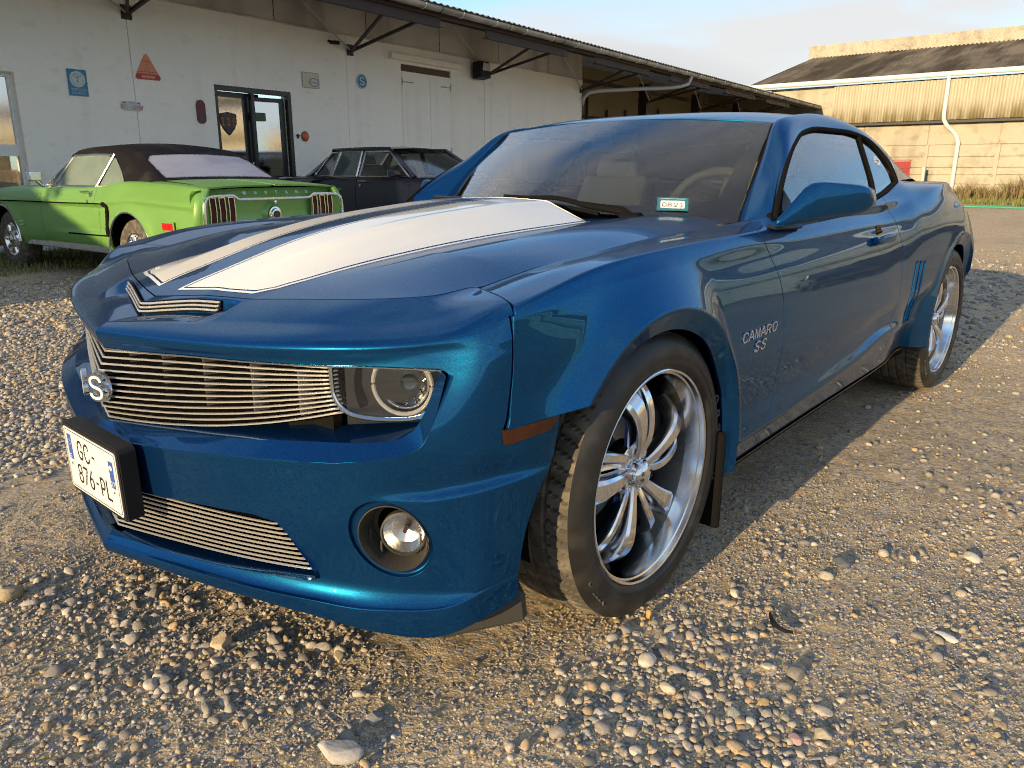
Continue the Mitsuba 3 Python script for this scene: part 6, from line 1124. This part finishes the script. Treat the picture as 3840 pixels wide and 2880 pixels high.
# the larger pebbles one by one
x, y, r = scatter(1500, (-.9, 1.30, -.75, 1.65), .0135, .22, .0105, .024, 77, 1.4); k = ~under(x, y); x, y, r = x[k][:270], y[k][:270], r[k][:270]
V_, F_, N_, C_ = pebbles(x, y, r, 2, seed=78)
for i in range(len(x)):
    key = 'pebble' if i == 0 else f'pebble_{i:03d}'; scene[key] = ply_col(V_[i], F_, N_[i], C_[i], 'pebble_stone'); c = C_[i].mean(0); lum = c.mean()
    tone = 'dark slate' if lum < .17 else 'ochre' if c[0] > 1.45 * c[2] and c[0] > .28 else 'brown' if c[0] > 1.3 * c[2] else 'pale' if lum > .36 else 'grey'; size = 'fairly large' if r[i] > .017 else 'small'
    zone = 'in the pebble patch under the front lip' if y[i] < .42 and x[i] > .3 else 'in the gravel at the bottom right corner' if y[i] > 1.12 and x[i] > -.1 else 'beside the front wheel' if x[i] > -.15 and y[i] > .6 else 'on the dirt at the right beyond the front wheel' if y[i] > .6 else 'in the gravel before the coupe'
    g = f'{size} {tone} pebble lying {zone}'; labels[key] = {'label': g, 'category': 'pebble', 'group': g.replace('pebble ', 'pebbles ')}
def rock(label, x, y, w, l, h, rot, col, seed, ang=.55):
    rg = np.random.default_rng(seed); ic = trimesh.creation.icosphere(4, 1.); P = ic.vertices.copy()
    for j in range(9):
        a = rg.normal(size=3); a /= np.linalg.norm(a); P -= np.maximum(P @ a - rg.uniform(.55, .85), 0)[:, None] * a * .9
    P *= 1 + ang * .10 * (meshkit.fbm(P * 2.2 + seed, 4)[:, None] - .5) * 2; P /= np.abs(P).max(0); P *= np.array([l, w, h]) / 2; c, s = math.cos(rot), math.sin(rot); P = np.stack([P[:, 0] * c - P[:, 1] * s, P[:, 0] * s + P[:, 1] * c, P[:, 2]], 1)
    P += [x, y, float(ground_z(np.array([x]), np.array([y]))[0]) + h * .28]; m = trimesh.Trimesh(P, ic.faces, process=False); t = meshkit.fbm(P * 40 + seed, 4)[:, None]
    k = tag(numbered('stone'), label, 'stone'); scene[k] = ply_col(P, ic.faces, m.vertex_normals, np.clip(np.array(col) * (.65 + .7 * t), .02, .8), 'pebble_stone')
rock('large flat grey and white stone at the bottom edge of the picture', .835, .735, .062, .098, .040, 2.2, (.36, .35, .34), 1)
rock('mottled dark stone half sunk in the dirt above the large flat stone', .728, .706, .040, .048, .020, .8, (.24, .24, .23), 2)
rock('long pale buried stone below the middle of the front lip', .636, .465, .03, .055, .014, 1., (.34, .29, .20), 3)
rock('rough tan stone near the left edge beneath the number plate', 1.056, -.43, .055, .075, .045, .5, (.30, .25, .16), 4)
rock('chunky pale stone under the front lip right of the plate', .80, .215, .05, .055, .038, .4, (.42, .34, .24), 14)
rock('long white flat stone on the bare dirt at the right', -.408, 1.525, .028, .060, .018, 1.3, (.52, .51, .49), 5)
rock('dark slate-blue stone on the dirt right of the front wheel', -.607, 1.20, .045, .062, .03, .9, (.10, .115, .14), 6)
rock('white rounded stone at the right edge beyond the slate-blue one', -.912, 1.476, .045, .06, .028, .9, (.50, .47, .40), 7)
rock('cream stone just right of the front tyre tread', -.243, 1.042, .026, .036, .02, .8, (.50, .44, .34), 8)
rock('pink pebble in the gravel patch at the bottom right', .19, 1.383, .026, .032, .018, 1., (.36, .24, .24), 9)
rock('ochre upright pebble against the foot of the front tyre', .008, .925, .02, .026, .034, 1., (.42, .26, .10), 10)
rock('pale round pebble at the bottom right gravel patch', .139, 1.419, .034, .04, .024, 1., (.40, .36, .28), 11)
rock('cream egg-shaped stone at the left of the bottom right gravel patch', .231, 1.113, .032, .042, .026, 1.4, (.46, .41, .33), 12)
rock('greenish grey pebble in the middle of the bottom right gravel patch', .203, 1.254, .028, .036, .022, .5, (.25, .26, .23), 13)
k = tag('bark_scrap', 'curved black scrap of rubber lying on the gravel', 'scrap'); put(k, tube(smooth_poly(np.array([(-.200, 1.160, .010), (-.170, 1.176, .014), (-.148, 1.196, .014), (-.142, 1.216, .012), (-.156, 1.236, .008)]), 6), np.concatenate([np.linspace(.003, .0075, 15), np.linspace(.0075, .004, 15)]), 7), 'black_plastic', 30)
# ---------------------------------------------------------------- grass and weeds
def blades(x, y, h, w, seed, lean=.35):
    rg = np.random.default_rng(seed); n = len(x); a = rg.uniform(0, 2 * np.pi, n); d = np.stack([np.cos(a), np.sin(a), 0 * a], 1); b = rg.uniform(0, 2 * np.pi, n); l = np.stack([np.cos(b), np.sin(b), 0 * b], 1) * (lean * h * rg.uniform(.2, 1.2, n))[:, None]; o = np.stack([x, y, 0 * x], 1); up = np.stack([0 * h, 0 * h, h], 1)
    V = np.stack([o - d * w[:, None], o + d * w[:, None], o + l * .35 + up * .6 + d * w[:, None] * .6, o + l * .35 + up * .6 - d * w[:, None] * .6, o + l + up], 1); F = np.array([[0, 1, 2], [0, 2, 3], [3, 2, 4]]); return V.reshape(-1, 3), (F[None] + (np.arange(n) * 5)[:, None, None]).reshape(-1, 3)
mat('grass_leaf', two({'type': 'principled', 'base_color': mikit.proc(lambda p, n, uv: mix((.085, .13, .025), (.20, .19, .07), fbm(p.x * 5, p.y * 5, p.z * 3, 2))), 'roughness': .6})); mat('dry_weed', prin(mikit.proc(lambda p, n, uv: mix((.24, .17, .09), (.13, .13, .045), fbm(p.x * 3, p.y * 3, p.z * 2, 2))), .8))
rg = np.random.default_rng(5); n = 26000; x = rg.uniform(XW + .3, XW + 7, n); y = rg.uniform(-14, 12, n); kk = meshkit.fbm(np.stack([x * .5, y * .25, 0 * x], -1), 3) + .25 * (XW + 2.5 > x) - .03 * (x - XW) > .42; x, y = x[kk], y[kk]
V1 = blades(x, y, rg.uniform(.05, .22, len(x)), rg.uniform(.008, .02, len(x)), 6); x2 = rg.uniform(-4.6, -.2, 5000); y2 = -.1126 / .99364 * -(x2 + 5) - 10.8 + rg.uniform(.05, 2.6, 5000); V2 = blades(x2, y2, rg.uniform(.03, .11, 5000), rg.uniform(.004, .009, 5000), 8)
setting('grass', (np.vstack([V1[0], V2[0]]), np.vstack([V1[1], V2[1] + len(V1[0])])), 'grass_leaf', False, 'stuff', 'short grass in tufts along the warehouse and under the green convertible')
n = 9000; x = XW + .25 + np.abs(rg.normal(0, .7, n)); y = rg.uniform(-14, 12, n); hh = rg.uniform(.2, 1.15, n) * np.clip(.35 + 1.2 * meshkit.noise(np.stack([y * .9, 0 * y, 0 * y], -1)), 0, 1)
setting('weeds', blades(x, y, hh, rg.uniform(.010, .03, n), 9, .5), 'dry_weed', False, 'stuff', 'tall dry weeds along the foot of the warehouse')
n = 420; x3 = rg.uniform(-1.95, -1.4, n); y3 = rg.uniform(-6.0, -4.9, n)
k = tag('garden_hose', 'thin green hose lying across the grass at the right edge', 'hose'); q = np.array([(-27.5, -9, .03), (-27.2, -6, .03), (-27.6, -4.5, .03), (-27.4, -2, .03), (-26.8, 1, .03), (-27.2, 5, .03)]); put(k, tube(smooth_poly(q, 8), .035, 6), mat('hose_green', prin((.03, .30, .17), .5)), 30)
# overhead line reflected in nothing: left out
